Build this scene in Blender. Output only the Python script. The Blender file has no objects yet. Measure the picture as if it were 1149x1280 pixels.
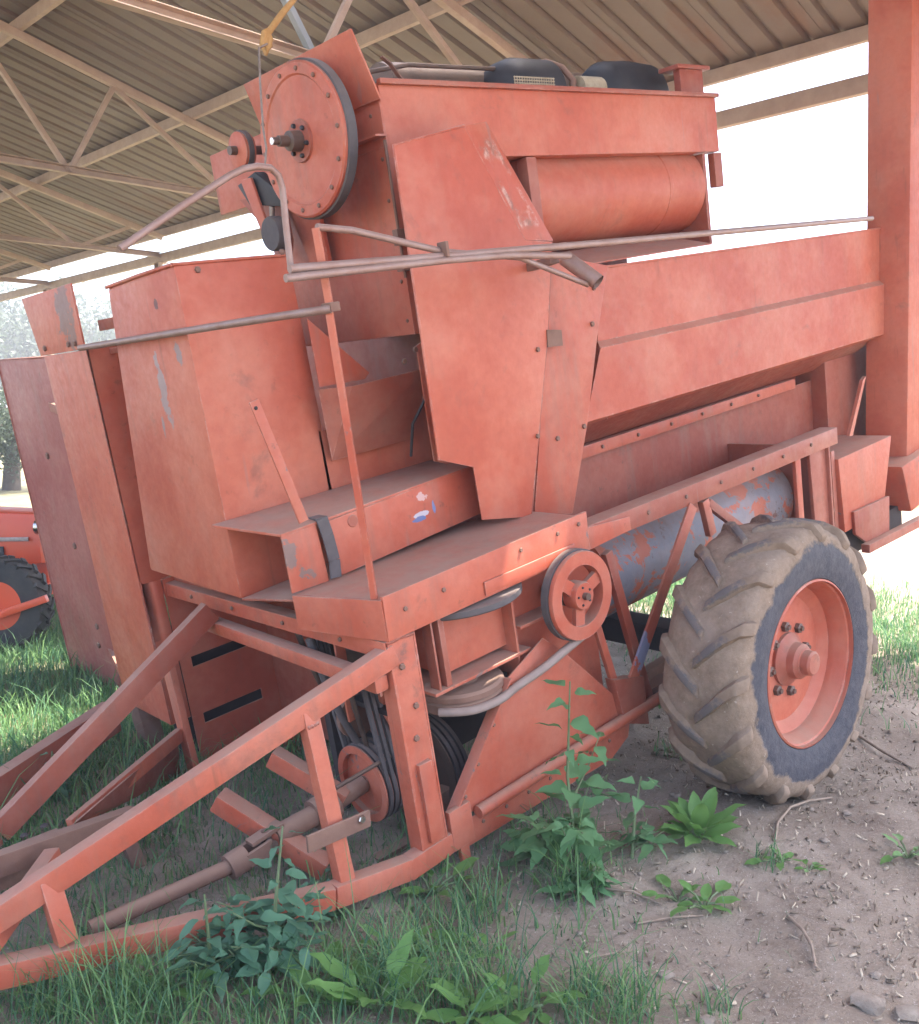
import bpy, bmesh, math, random
import numpy as np
from mathutils import Vector, Matrix, Euler

random.seed(7)
rng = np.random.default_rng(7)
SC = bpy.context.scene
COL = SC.collection
R = math.radians

# ------------------------------------------------------------------ camera
cam_d = bpy.data.cameras.new("camera")
cam = bpy.data.objects.new("camera", cam_d)
COL.objects.link(cam)
cam_d.sensor_fit = 'VERTICAL'
cam_d.sensor_height = 24.0
cam_d.lens = 24.0 * 1200.0 / 1280.0
cam_d.clip_start = 0.05
cam_d.clip_end = 2000
cam.matrix_world = Matrix(((0.744411, 0.079854, -0.662929, 0.000000), (-0.667552, 0.066675, -0.741571, 0.000000), (-0.015017, 0.994574, 0.102940, 1.600000), (0.000000, 0.000000, 0.000000, 1.000000)))
SC.camera = cam

# ------------------------------------------------------------------ light
SUN_TO = Vector((0.85, -0.53, 0)).normalized()
SUN_EL = R(68)
world = bpy.data.worlds.new("World")
SC.world = world
world.use_nodes = True
wn = world.node_tree
for n in list(wn.nodes):
    wn.nodes.remove(n)
sky = wn.nodes.new("ShaderNodeTexSky")
sky.sky_type = 'NISHITA'
sky.sun_disc = False
sky.sun_elevation = SUN_EL
sky.sun_rotation = math.atan2(SUN_TO.x, SUN_TO.y)
sky.air_density = 0.8
sky.dust_density = 4.0
sky.ozone_density = 0.6
bg = wn.nodes.new("ShaderNodeBackground")
bg.inputs["Strength"].default_value = 0.15
wo = wn.nodes.new("ShaderNodeOutputWorld")
wn.links.new(sky.outputs[0], bg.inputs["Color"])
wn.links.new(bg.outputs[0], wo.inputs["Surface"])

sun_d = bpy.data.lights.new("sun", 'SUN')
sun_d.energy = 2.8
sun_d.angle = R(0.5)
sun_d.color = (1.0, 0.94, 0.84)
sun = bpy.data.objects.new("sun", sun_d)
COL.objects.link(sun)
sun.location = (0, 0, 30)
SUN_DIR = Vector((SUN_TO.x * math.cos(SUN_EL), SUN_TO.y * math.cos(SUN_EL), math.sin(SUN_EL)))
sun.rotation_euler = SUN_DIR.to_track_quat('Z', 'Y').to_euler()

SC.view_settings.view_transform = 'Standard'
SC.view_settings.look = 'None'
SC.view_settings.exposure = 2.85
SC.view_settings.gamma = 1.0
SC.view_settings.use_curve_mapping = False
SC.render.engine = 'CYCLES'
SC.cycles.use_denoising = True
SC.cycles.max_bounces = 8
SC.cycles.diffuse_bounces = 5
SC.cycles.glossy_bounces = 3
SC.cycles.transmission_bounces = 4
SC.cycles.caustics_reflective = False
SC.cycles.caustics_refractive = False
SC.cycles.sample_clamp_indirect = 10

# ------------------------------------------------------------------ material helpers
MATS = {}


class NT:
    def __init__(self, name):
        self.m = bpy.data.materials.new(name)
        self.m.use_nodes = True
        self.t = self.m.node_tree
        self.b = self.t.nodes["Principled BSDF"]
        MATS[name] = self.m

    def n(self, typ, **kw):
        nd = self.t.nodes.new("ShaderNode" + typ)
        for k, v in kw.items():
            if k.startswith("i_"):
                key = k[2:]
                key = int(key) if key.isdigit() else key.replace("_", " ")
                nd.inputs[key].default_value = v
            else:
                setattr(nd, k, v)
        return nd

    def l(self, a, b):
        self.t.links.new(a, b)

    def coord(self, kind="Object"):
        return self.n("TexCoord").outputs[kind]

    def noise(self, vec, scale, detail=4, rough=0.55, sx=(1, 1, 1), dist=0.0):
        if sx != (1, 1, 1):
            mp = self.n("Mapping")
            mp.inputs["Scale"].default_value = sx
            self.l(vec, mp.inputs["Vector"])
            vec = mp.outputs[0]
        nz = self.n("TexNoise")
        nz.inputs["Scale"].default_value = scale
        nz.inputs["Detail"].default_value = detail
        nz.inputs["Roughness"].default_value = rough
        nz.inputs["Distortion"].default_value = dist
        self.l(vec, nz.inputs["Vector"])
        return nz.outputs["Fac"]

    def ramp(self, fac, lo, hi, a=0.0, b=1.0):
        mr = self.n("MapRange")
        mr.inputs["From Min"].default_value = lo
        mr.inputs["From Max"].default_value = hi
        mr.inputs["To Min"].default_value = a
        mr.inputs["To Max"].default_value = b
        self.l(fac, mr.inputs["Value"])
        return mr.outputs[0]

    def math(self, op, a, b=None):
        m = self.n("Math", operation=op)
        for i, v in enumerate((a, b)):
            if v is None:
                continue
            if isinstance(v, (int, float)):
                m.inputs[i].default_value = v
            else:
                self.l(v, m.inputs[i])
        return m.outputs[0]

    def mix(self, fac, a, b):
        m = self.n("Mix", data_type='RGBA')
        if isinstance(fac, (int, float)):
            m.inputs[0].default_value = fac
        else:
            self.l(fac, m.inputs[0])
        for i, v in ((6, a), (7, b)):
            if isinstance(v, tuple):
                m.inputs[i].default_value = (*v[:3], 1)
            else:
                self.l(v, m.inputs[i])
        return m.outputs[2]

    def bump(self, h, strength, dist):
        b = self.n("Bump")
        b.inputs["Strength"].default_value = strength
        b.inputs["Distance"].default_value = dist
        self.l(h, b.inputs["Height"])
        return b

    def done(self, color, rough=0.5, metal=0.0, spec=0.4):
        for key, v in (("Base Color", color), ("Roughness", rough), ("Metallic", metal), ("Specular IOR Level", spec)):
            if isinstance(v, tuple):
                self.b.inputs[key].default_value = (*v[:3], 1)
            elif isinstance(v, (int, float)):
                self.b.inputs[key].default_value = v
            else:
                self.l(v, self.b.inputs[key])
        return self.m


RED = (0.45, 0.095, 0.050)
FADE = (0.48, 0.138, 0.080)
PRIMER = (0.17, 0.115, 0.105)
RUST = (0.13, 0.060, 0.040)
DUST = (0.34, 0.225, 0.165)


def paint(name, base=RED, fade=FADE, dust=0.85, chips=0.69, rust=0.4, marks=(), rough=0.5, soil=0.5, chipcol=PRIMER, smudge=0.5):
    k = NT(name)
    co = k.coord()
    big = k.noise(co, 1.3, 5, 0.6)
    col = k.mix(k.ramp(big, 0.38, 0.62), (base[0] * .86, base[1] * .82, base[2] * .82), fade)
    fine = k.noise(co, 28, 6, 0.7)
    col = k.mix(k.ramp(fine, 0.35, 0.75, 0, 0.28), col, (base[0] * 0.55, base[1] * 0.6, base[2] * 0.7))
    streak = k.noise(co, 5.0, 5, 0.65, (2.4, 2.4, 0.35))
    col = k.mix(k.ramp(streak, 0.52, 0.75, 0, soil), col, (0.21, 0.115, 0.085))
    # rust freckles
    fr = k.noise(co, 19, 7, 0.72)
    frbig = k.noise(co, 2.1, 3, 0.5)
    fm = k.math('MULTIPLY', k.ramp(fr, 0.60, 0.66), k.ramp(frbig, 0.42, 0.62, 0, rust))
    col = k.mix(fm, col, RUST)
    # chips to primer
    cn = k.noise(co, 7.0, 9, 0.68, dist=0.6)
    cm = k.ramp(cn, chips, chips + 0.02)
    col = k.mix(cm, col, chipcol)
    # dark greasy smudges
    sm_ = k.noise(co, 3.6, 9, 0.72, dist=0.4)
    col = k.mix(k.ramp(sm_, 0.60, 0.70, 0, smudge), col, (0.155, 0.075, 0.055))
    # long scratches
    sc = k.noise(co, 13, 2, 0.5, (1.0, 1.0, 0.05), 0.3)
    col = k.mix(k.ramp(sc, 0.72, 0.745, 0, 0.5), col, (0.26, 0.15, 0.13))
    en = k.noise(co, 16, 6, 0.7)
    for (c, r, mc) in marks:
        sub = k.n("VectorMath", operation='SUBTRACT')
        k.l(co, sub.inputs[0]); sub.inputs[1].default_value = c
        dv = k.n("VectorMath", operation='DIVIDE')
        k.l(sub.outputs[0], dv.inputs[0]); dv.inputs[1].default_value = r
        ln = k.n("VectorMath", operation='LENGTH')
        k.l(dv.outputs[0], ln.inputs[0])
        v = k.math('SUBTRACT', 1.15, ln.outputs["Value"])
        v = k.math('ADD', v, k.math('MULTIPLY', k.math('SUBTRACT', en, 0.5), 3.2))
        col = k.mix(k.ramp(v, 0.28, 0.38), col, mc)
    geo = k.n("NewGeometry")
    bv = k.n("Bevel"); bv.samples = 3; bv.inputs["Radius"].default_value = 0.008
    dp = k.n("VectorMath", operation='DOT_PRODUCT')
    k.l(bv.outputs[0], dp.inputs[0]); k.l(geo.outputs["Normal"], dp.inputs[1])
    ew = k.math('MULTIPLY', k.ramp(dp.outputs["Value"], 0.985, 0.90), k.ramp(k.noise(co, 11, 6, 0.75), 0.46, 0.60))
    col = k.mix(k.math('MULTIPLY', ew, 0.85), col, k.mix(k.ramp(en, 0.42, 0.56), (0.20, 0.105, 0.075), (0.50, 0.30, 0.24)))
    # run-down rust streaks
    rs_ = k.noise(co, 9.0, 4, 0.6, (3.2, 3.2, 0.16))
    rz = k.noise(co, 1.7, 3, 0.5)
    col = k.mix(k.math('MULTIPLY', k.ramp(rs_, 0.60, 0.72), k.ramp(rz, 0.48, 0.66, 0, 0.55)), col, (0.19, 0.075, 0.045))
    # dusty film in patches
    df = k.noise(co, 2.6, 7, 0.7)
    col = k.mix(k.ramp(df, 0.46, 0.74, 0, 0.34), col, (0.40, 0.205, 0.15))
    sx = k.n("SeparateXYZ"); k.l(geo.outputs["Normal"], sx.inputs[0])
    dn = k.noise(co, 9, 6, 0.65)
    dm = k.math('MULTIPLY', k.ramp(sx.outputs["Z"], 0.35, 0.95), k.ramp(dn, 0.25, 0.62, dust * 0.45, dust))
    col = k.mix(dm, col, DUST)
    r = k.math('ADD', k.ramp(fine, 0.3, 0.7, rough - 0.08, rough + 0.12), k.math('MULTIPLY', dm, 0.35))
    hb = k.noise(co, 4.0, 3, 0.5)
    b1 = k.bump(hb, 0.35, 0.02)
    b2 = k.bump(k.math('ADD', k.noise(co, 90, 4, 0.6), k.math('MULTIPLY', cm, -1.5)), 0.25, 0.002)
    k.l(b1.outputs[0], b2.inputs["Normal"])
    k.l(b2.outputs[0], k.b.inputs["Normal"])
    return k.done(col, r, 0.0, 0.35)


def simple(name, c1, c2, scale=8, rough=0.6, metal=0.0, bump=0.2, bdist=0.004, spec=0.35, dust=0.0, kind="Object", sx=(1, 1, 1)):
    k = NT(name)
    co = k.coord(kind)
    f = k.noise(co, scale, 6, 0.65, sx)
    col = k.mix(k.ramp(f, 0.3, 0.7), c1, c2)
    if dust:
        geo = k.n("NewGeometry")
        s = k.n("SeparateXYZ"); k.l(geo.outputs["Normal"], s.inputs[0])
        col = k.mix(k.ramp(s.outputs["Z"], 0.2, 0.95, dust * 0.25, dust), col, DUST)
    if bump:
        b = k.bump(k.noise(co, scale * 5, 5, 0.7, sx), bump, bdist)
        k.l(b.outputs[0], k.b.inputs["Normal"])
    return k.done(col, k.ramp(f, 0.2, 0.8, rough - 0.1, rough + 0.1), metal, spec)


paint("red_paint")
paint("red_paint_worn", chips=0.645, rust=0.8, soil=0.5, smudge=0.8)
paint("red_paint_dull", base=(0.30, 0.068, 0.038), fade=(0.33, 0.098, 0.062), soil=0.6, rust=0.7)
paint("red_paint_clean", chips=0.74, rust=0.2, soil=0.2)
paint("red_paint_step", chips=0.72, rust=0.6, marks=(
    ((-1.123, 0.360, 0.848), (0.045, 0.2, 0.012), (0.44, 0.40, 0.44)),
    ((-1.138, 0.360, 0.833), (0.040, 0.2, 0.009), (0.11, 0.15, 0.30)),
    ((-1.063, 0.360, 0.864), (0.010, 0.2, 0.032), (0.13, 0.17, 0.32)),
    ((-1.118, 0.360, 0.912), (0.040, 0.2, 0.022), (0.50, 0.32, 0.29)),
    ((-1.713, 0.360, 0.871), (0.030, 0.2, 0.06), (0.20, 0.13, 0.11)),
    ((-1.657, 0.360, 0.783), (0.04, 0.2, 0.03), (0.20, 0.13, 0.11)),))
paint("red_paint_feeder", chips=0.74, rust=0.3, soil=0.15, fade=(0.50, 0.150, 0.088), marks=(
    ((-1.756, 0.963, 1.439), (0.2, 0.035, 0.17), (0.27, 0.19, 0.18)),
    ((-1.756, 0.788, 1.576), (0.2, 0.03, 0.06), (0.24, 0.165, 0.155)),
    ((-1.756, 1.027, 1.304), (0.2, 0.012, 0.05), (0.24, 0.165, 0.155)),
    ((-1.756, 0.877, 1.751), (0.2, 0.018, 0.018), (0.14, 0.05, 0.04)),))
paint("red_paint_column", chips=0.78, rust=0.5, soil=0.35, marks=(
    ((-1.756, 1.757, 1.816), (0.3, 0.10, 0.13), (0.20, 0.11, 0.09)),
    ((-1.756, 1.705, 1.695), (0.3, 0.06, 0.08), (0.20, 0.11, 0.09)),))
paint("red_paint_panel_shade", base=(0.31, 0.082, 0.064), fade=(0.34, 0.12, 0.095), chips=0.76, rust=0.7, soil=0.5, marks=(  # darker base paints in the shade of the panel facing away
    ((-1.756, 2.593, 0.838), (0.3, 0.17, 0.018), (0.42, 0.42, 0.50)),
    ((-1.756, 2.152, 0.898), (0.3, 0.05, 0.06), (0.16, 0.20, 0.55)),
    ((-1.756, 2.306, 0.161), (0.3, 0.22, 0.16), (0.17, 0.10, 0.085)),
    ((-1.756, 2.480, 1.576), (0.3, 0.09, 0.05), (0.2, 0.12, 0.11)),))
paint("blue_orange_paint", base=(0.22, 0.22, 0.245), fade=(0.26, 0.255, 0.27), chips=0.515, chipcol=(0.44, 0.115, 0.062), dust=0.5, rust=0.9)
paint("red_paint_strut", chips=0.70, rust=0.6, soil=0.5, marks=(((-0.383, 0.000, 0.087), (0.06, 0.3, 0.10), (0.22, 0.24, 0.36)),))
simple("tractor_red", (0.60, 0.070, 0.022), (0.52, 0.075, 0.03), 5, 0.35, spec=0.5)
simple("steel_pipe", (0.22, 0.12, 0.095), (0.30, 0.22, 0.20), 14, 0.5, 0.3, dust=0.5)
simple("bare_steel", (0.33, 0.30, 0.29), (0.20, 0.16, 0.15), 20, 0.42, 0.6)
simple("rust_steel", (0.20, 0.105, 0.075), (0.13, 0.065, 0.05), 12, 0.8, 0.1, dust=0.7)
simple("greasy_steel", (0.055, 0.045, 0.04), (0.12, 0.075, 0.06), 16, 0.5, 0.3, dust=0.45)
simple("bright_steel", (0.55, 0.54, 0.53), (0.4, 0.38, 0.36), 20, 0.25, 1.0)
simple("belt_rubber", (0.045, 0.045, 0.052), (0.09, 0.085, 0.09), 12, 0.75, dust=0.35)
simple("belt_canvas", (0.22, 0.17, 0.15), (0.30, 0.24, 0.215), 12, 0.85, dust=0.4)
simple("black_iron", (0.02, 0.02, 0.024), (0.045, 0.04, 0.042), 9, 0.55)
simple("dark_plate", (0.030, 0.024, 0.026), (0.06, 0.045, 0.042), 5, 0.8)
simple("truss_paint", (0.46, 0.345, 0.275), (0.36, 0.255, 0.20), 6, 0.6, dust=0.0)
simple("truss_blue", (0.20, 0.24, 0.28), (0.26, 0.28, 0.30), 6, 0.6)
simple("rope_yellow", (0.42, 0.24, 0.09), (0.32, 0.17, 0.06), 40, 0.9)
simple("wire", (0.30, 0.24, 0.2), (0.2, 0.15, 0.12), 30, 0.6, 0.4)
simple("twig", (0.33, 0.26, 0.20), (0.22, 0.16, 0.12), 25, 0.9, sx=(1, 1, 1))
simple("dry_cane", (0.45, 0.38, 0.27), (0.32, 0.25, 0.17), 30, 0.8)
simple("stone", (0.34, 0.29, 0.24), (0.22, 0.18, 0.145), 30, 0.95, bump=0.7, bdist=0.006, spec=0.1)
simple("bark", (0.10, 0.075, 0.055), (0.06, 0.045, 0.035), 8, 0.9, bump=0.6, bdist=0.03)
simple("tractor_tyre", (0.022, 0.022, 0.025), (0.06, 0.055, 0.05), 9, 0.8)


def roof_material():
    k = NT("roof_sheet")
    co = k.coord("Object")
    f = k.noise(co, 0.9, 5, 0.65)
    col = k.mix(k.ramp(f, 0.3, 0.7), (0.205, 0.165, 0.138), (0.155, 0.118, 0.096))
    s = k.noise(co, 3.0, 6, 0.7, (0.25, 3.0, 1.0))
    col = k.mix(k.ramp(s, 0.5, 0.75, 0, 0.55), col, (0.17, 0.115, 0.09))
    r = k.noise(co, 14, 7, 0.75)
    col = k.mix(k.ramp(r, 0.58, 0.72, 0, 0.6), col, (0.19, 0.10, 0.07))
    oi = k.n("ObjectInfo")
    col = k.mix(k.ramp(oi.outputs["Random"], 0.0, 1.0, 0.0, 0.45), col, (0.155, 0.110, 0.085))
    st_ = k.noise(co, 1.2, 6, 0.7, (0.5, 1.6, 1.0))
    col = k.mix(k.ramp(st_, 0.56, 0.68, 0, 0.6), col, (0.17, 0.085, 0.055))
    b = k.bump(k.noise(co, 6, 4, 0.6), 0.2, 0.01)
    k.l(b.outputs[0], k.b.inputs["Normal"])
    return k.done(col, 0.55, 0.15, 0.3)


roof_material()


def tyre_material():
    k = NT("muddy_tyre")
    co = k.coord()
    s = k.n("SeparateXYZ"); k.l(co, s.inputs[0])
    r = k.math('SQRT', k.math('ADD', k.math('POWER', s.outputs["X"], 2.0), k.math('POWER', s.outputs["Z"], 2.0)))
    en = k.noise(co, 9, 8, 0.68)
    v = k.math('ADD', r, k.math('MULTIPLY', k.math('SUBTRACT', en, 0.5), 0.12))
    v = k.math('ADD', v, k.math('MULTIPLY', k.math('SUBTRACT', k.noise(co, 2.6, 3, 0.5), 0.5), 0.16))
    mud = k.ramp(v, 0.448, 0.466)
    mn = k.noise(co, 22, 7, 0.7)
    mc = k.mix(k.ramp(mn, 0.3, 0.7), (0.175, 0.125, 0.088), (0.290, 0.218, 0.160))
    m2 = k.noise(co, 5, 5, 0.6)
    mc = k.mix(k.ramp(m2, 0.5, 0.7, 0, 0.5), mc, (0.25, 0.20, 0.165))
    mc = k.mix(k.ramp(k.noise(co, 60, 3, 0.6), 0.66, 0.72, 0, 0.6), mc, (0.42, 0.36, 0.30))
    rc = k.mix(k.ramp(mn, 0.35, 0.7), (0.040, 0.042, 0.055), (0.085, 0.082, 0.092))
    col = k.mix(mud, rc, mc)
    h = k.math('ADD', k.math('MULTIPLY', mud, 0.6), k.noise(co, 30, 6, 0.7))
    b = k.bump(h, 0.55, 0.012)
    k.l(b.outputs[0], k.b.inputs["Normal"])
    return k.done(col, k.ramp(mud, 0, 1, 0.62, 0.95), 0, 0.25)


tyre_material()


def lug_material():
    k = NT("muddy_lug")
    co = k.coord()
    n = k.noise(co, 14, 7, 0.7)
    mc = k.mix(k.ramp(n, 0.3, 0.7), (0.160, 0.115, 0.082), (0.26, 0.195, 0.145))
    s = k.n("SeparateXYZ"); k.l(co, s.inputs[0])
    w_ = k.math('ADD', s.outputs["Z"], k.math('MULTIPLY', k.math('SUBTRACT', k.noise(co, 20, 6, 0.7), 0.5), 0.10))
    col = k.mix(k.ramp(w_, 0.560, 0.574), mc, (0.12, 0.105, 0.10))
    b = k.bump(n, 0.4, 0.008)
    k.l(b.outputs[0], k.b.inputs["Normal"])
    return k.done(col, 0.9, 0, 0.2)


lug_material()


def ground_material():
    k = NT("dirt_ground")
    co = k.coord("Object")
    big = k.noise(co, 0.8, 6, 0.62)
    mid = k.noise(co, 5, 7, 0.7)
    fin = k.noise(co, 55, 6, 0.75)
    col = k.mix(k.ramp(big, 0.35, 0.65), (0.255, 0.200, 0.150), (0.390, 0.325, 0.260))
    col = k.mix(k.ramp(mid, 0.40, 0.66, 0, 0.75), col, (0.165, 0.122, 0.090))
    col = k.mix(k.ramp(fin, 0.45, 0.7, 0, 0.55), col, (0.33, 0.28, 0.24))
    ch = k.noise(co, 120, 3, 0.6, dist=1.5)
    col = k.mix(k.ramp(ch, 0.63, 0.68, 0, 0.85), col, (0.58, 0.53, 0.48))
    ch2 = k.noise(co, 85, 4, 0.7)
    col = k.mix(k.ramp(ch2, 0.62, 0.70, 0, 0.7), col, (0.08, 0.058, 0.045))
    # turf far away, beyond the trodden floor of the shed
    s = k.n("SeparateXYZ"); k.l(co, s.inputs[0])
    d = k.math('ADD', s.outputs["X"], k.math('MULTIPLY', k.math('SUBTRACT', k.noise(co, 0.35, 5, 0.6), 0.5), 9.0))
    g = k.mix(k.ramp(mid, 0.3, 0.7), (0.10, 0.13, 0.03), (0.17, 0.17, 0.05))
    col = k.mix(k.ramp(d, 13.0, 16.0, 0, 0.75), col, g)
    d2 = k.math('ADD', s.outputs["Y"], k.math('MULTIPLY', k.math('SUBTRACT', k.noise(co, 0.6, 5, 0.6), 0.5), 4.0))
    d3 = k.math('SUBTRACT', d2, k.math('MULTIPLY', s.outputs["X"], 1.0))
    col = k.mix(k.ramp(d3, 2.6, 3.6, 0, 0.5), col, g)
    h = k.math('ADD', k.math('MULTIPLY', mid, 1.0), k.math('MULTIPLY', fin, 0.5))
    b = k.bump(h, 0.8, 0.03)
    k.l(b.outputs[0], k.b.inputs["Normal"])
    return k.done(col, 0.95, 0, 0.15)


ground_material()


def leaf_material(name, c1, c2, trans=0.35, rough=0.5, rnd=0.5):
    k = NT(name)
    co = k.coord("Object")
    geo = k.n("NewGeometry")
    f = k.noise(co, 2.5, 4, 0.6)
    a = k.math('ADD', k.math('MULTIPLY', geo.outputs["Random Per Island"], rnd), k.math('MULTIPLY', f, 1 - rnd))
    col = k.mix(k.ramp(a, 0.2, 0.8), c1, c2)
    k.done(col, rough, 0, 0.35)
    tr = k.n("BsdfTranslucent")
    k.l(col, tr.inputs["Color"])
    ms = k.n("MixShader"); ms.inputs[0].default_value = trans
    k.l(k.b.outputs[0], ms.inputs[1]); k.l(tr.outputs[0], ms.inputs[2])
    out = [n for n in k.t.nodes if n.type == 'OUTPUT_MATERIAL'][0]
    k.l(ms.outputs[0], out.inputs["Surface"])
    return k.m


leaf_material("grass_blades", (0.062, 0.165, 0.085), (0.190, 0.330, 0.115), 0.4, 0.5, 0.75)
leaf_material("dry_straw", (0.20, 0.15, 0.105), (0.56, 0.47, 0.36), 0.1, 0.8, 0.9)
leaf_material("weed_leaf", (0.10, 0.235, 0.115), (0.17, 0.33, 0.135), 0.4)
leaf_material("dock_leaf", (0.110, 0.250, 0.080), (0.200, 0.370, 0.100), 0.45)
leaf_material("blue_leaf", (0.070, 0.170, 0.105), (0.115, 0.240, 0.140), 0.3)
leaf_material("stem_green", (0.10, 0.16, 0.07), (0.16, 0.20, 0.10), 0.1)
leaf_material("tree_leaf", (0.060, 0.085, 0.055), (0.10, 0.13, 0.085), 0.35, 0.5, 0.9)

# ------------------------------------------------------------------ mesh helpers


class MB:
    def __init__(self):
        self.v = []
        self.f = []

    def add(self, vs, fs):
        o = len(self.v)
        self.v += [tuple(p) for p in vs]
        self.f += [tuple(i + o for i in f) for f in fs]
        return self

    def box(self, x0, x1, y0, y1, z0, z1):
        return self.add([(x0, y0, z0), (x1, y0, z0), (x1, y1, z0), (x0, y1, z0), (x0, y0, z1), (x1, y0, z1), (x1, y1, z1), (x0, y1, z1)],
                        [(0, 3, 2, 1), (4, 5, 6, 7), (0, 1, 5, 4), (1, 2, 6, 5), (2, 3, 7, 6), (3, 0, 4, 7)])

    def beam(self, a, b, w, h, up=(0, 0, 1)):
        a = Vector(a); b = Vector(b)
        d = (b - a).normalized()
        u = Vector(up)
        s = d.cross(u).normalized()
        u = s.cross(d).normalized()
        vs = []
        for p in (a, b):
            for (i, j) in ((-1, -1), (1, -1), (1, 1), (-1, 1)):
                vs.append(p + s * (i * w / 2) + u * (j * h / 2))
        return self.add(vs, [(0, 1, 2, 3), (7, 6, 5, 4), (0, 4, 5, 1), (1, 5, 6, 2), (2, 6, 7, 3), (3, 7, 4, 0)])

    def channel(self, a, b, w, h, t, up=(0, 0, 1), side=1):
        """C section: web of height h plus two flanges reaching w to one side"""
        a = Vector(a); b = Vector(b)
        d = (b - a).normalized()
        s = d.cross(Vector(up)).normalized() * side
        u = Vector(up) - d * d.dot(Vector(up)); u.normalize()
        self.beam(a, b, t, h, up)
        for j in (-1, 1):
            o = u * (j * (h / 2 - t / 2)) + s * (w / 2 + t / 2 - 0.0005)
            self.beam(a + o, b + o, w, t, up)
        return self

    def tube(self, pts, r, seg=12, caps=True, radii=None):
        pts = [Vector(p) for p in pts]
        n = len(pts)
        rings = []
        prev = None
        for i, p in enumerate(pts):
            d = (pts[min(i + 1, n - 1)] - pts[max(i - 1, 0)]).normalized()
            if prev is None:
                ref = Vector((0, 0, 1)) if abs(d.z) < 0.9 else Vector((1, 0, 0))
                s = d.cross(ref).normalized()
            else:
                s = (prev - d * d.dot(prev)).normalized()
            prev = s
            u = d.cross(s)
            rr = radii[i] if radii else r
            rings.append([p + s * (rr * math.cos(2 * math.pi * k / seg)) + u * (rr * math.sin(2 * math.pi * k / seg)) for k in range(seg)])
        vs = [v for rg in rings for v in rg]
        fs = []
        for i in range(n - 1):
            for k in range(seg):
                a = i * seg + k; b = i * seg + (k + 1) % seg
                fs.append((a, b, b + seg, a + seg))
        if caps:
            fs.append(tuple(range(seg - 1, -1, -1)))
            fs.append(tuple((n - 1) * seg + k for k in range(seg)))
        return self.add(vs, fs)

    def prism(self, poly, vec):
        n = len(poly)
        vec = Vector(vec)
        a = [Vector(p) for p in poly]
        b = [p + vec for p in a]
        fs = [tuple(range(n - 1, -1, -1)), tuple(n + i for i in range(n))]
        for i in range(n):
            j = (i + 1) % n
            fs.append((i, j, n + j, n + i))
        return self.add(a + b, fs)

    def loft(self, p1, p2):
        n = len(p1)
        fs = [tuple(range(n - 1, -1, -1)), tuple(n + i for i in range(n))]
        for i in range(n):
            j = (i + 1) % n
            fs.append((i, j, n + j, n + i))
        return self.add(list(p1) + list(p2), fs)

    def lathe(self, prof, c, axis='y', seg=32, closed=False):
        """prof: list of (radius, offset along the axis)"""
        c = Vector(c)
        vs = []
        for (r, t) in prof:
            for k in range(seg):
                an = 2 * math.pi * k / seg
                ca, sa = r * math.cos(an), r * math.sin(an)
                vs.append(c + (Vector((t, ca, sa)) if axis == 'x' else Vector((ca, t, sa)) if axis == 'y' else Vector((ca, sa, t))))
        fs = []
        m = len(prof)
        for i in range(m if closed else m - 1):
            i2 = (i + 1) % m
            for k in range(seg):
                k2 = (k + 1) % seg
                fs.append((i * seg + k, i * seg + k2, i2 * seg + k2, i2 * seg + k))
        if not closed:
            if prof[0][0] > 1e-6:
                fs.append(tuple(range(seg)))
            if prof[-1][0] > 1e-6:
                fs.append(tuple((m - 1) * seg + k for k in range(seg)))
        return self.add(vs, fs)

    def mesh(self, name, bevel=0.0, smooth=None, merge=True):
        me = bpy.data.meshes.new(name)
        bm = bmesh.new()
        bv = [bm.verts.new(p) for p in self.v]
        for f in self.f:
            try:
                bm.faces.new([bv[i] for i in f])
            except ValueError:
                pass
        if merge:
            bmesh.ops.remove_doubles(bm, verts=bm.verts, dist=1e-5)
        bmesh.ops.recalc_face_normals(bm, faces=bm.faces)
        if bevel:
            es = [e for e in bm.edges if len(e.link_faces) == 2 and e.calc_face_angle(0) > R(28)]
            bmesh.ops.bevel(bm, geom=es, offset=bevel, segments=2, affect='EDGES', profile=0.6, clamp_overlap=True)
        bm.to_mesh(me)
        bm.free()
        if smooth or bevel:
            me.shade_smooth()
            me.set_sharp_from_angle(angle=R(smooth or 35))
        return me


def obj(name, me, mat, parent=None):
    o = bpy.data.objects.new(name, me)
    COL.objects.link(o)
    if mat and not me.materials:
        me.materials.append(MATS[mat] if isinstance(mat, str) else mat)
    if parent is not None:
        o.parent = parent
    return o


def part(name, mb, mat, parent, bevel=0.003, smooth=None, label=None):
    o = obj(name, mb.mesh(name, bevel, smooth), mat, parent)
    if label:
        o["label"] = label
    return o


def empty(name, loc=(0, 0, 0), rot=(0, 0, 0)):
    o = bpy.data.objects.new(name, None)
    o.empty_display_size = 0.2
    COL.objects.link(o)
    o.location = loc
    o.rotation_euler = rot
    return o


def tag(o, label=None, cat=None, group=None, kind=None):
    if label: o["label"] = label
    if cat: o["category"] = cat
    if group: o["group"] = group
    if kind: o["kind"] = kind
    return o


def copy_part(o, parent, loc=None, rot=None):
    c = o.copy()
    COL.objects.link(c)
    c.parent = parent
    if loc is not None: c.location = loc
    if rot is not None: c.rotation_euler = rot
    return c


V = Vector

# ------------------------------------------------------------------ ground


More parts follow.
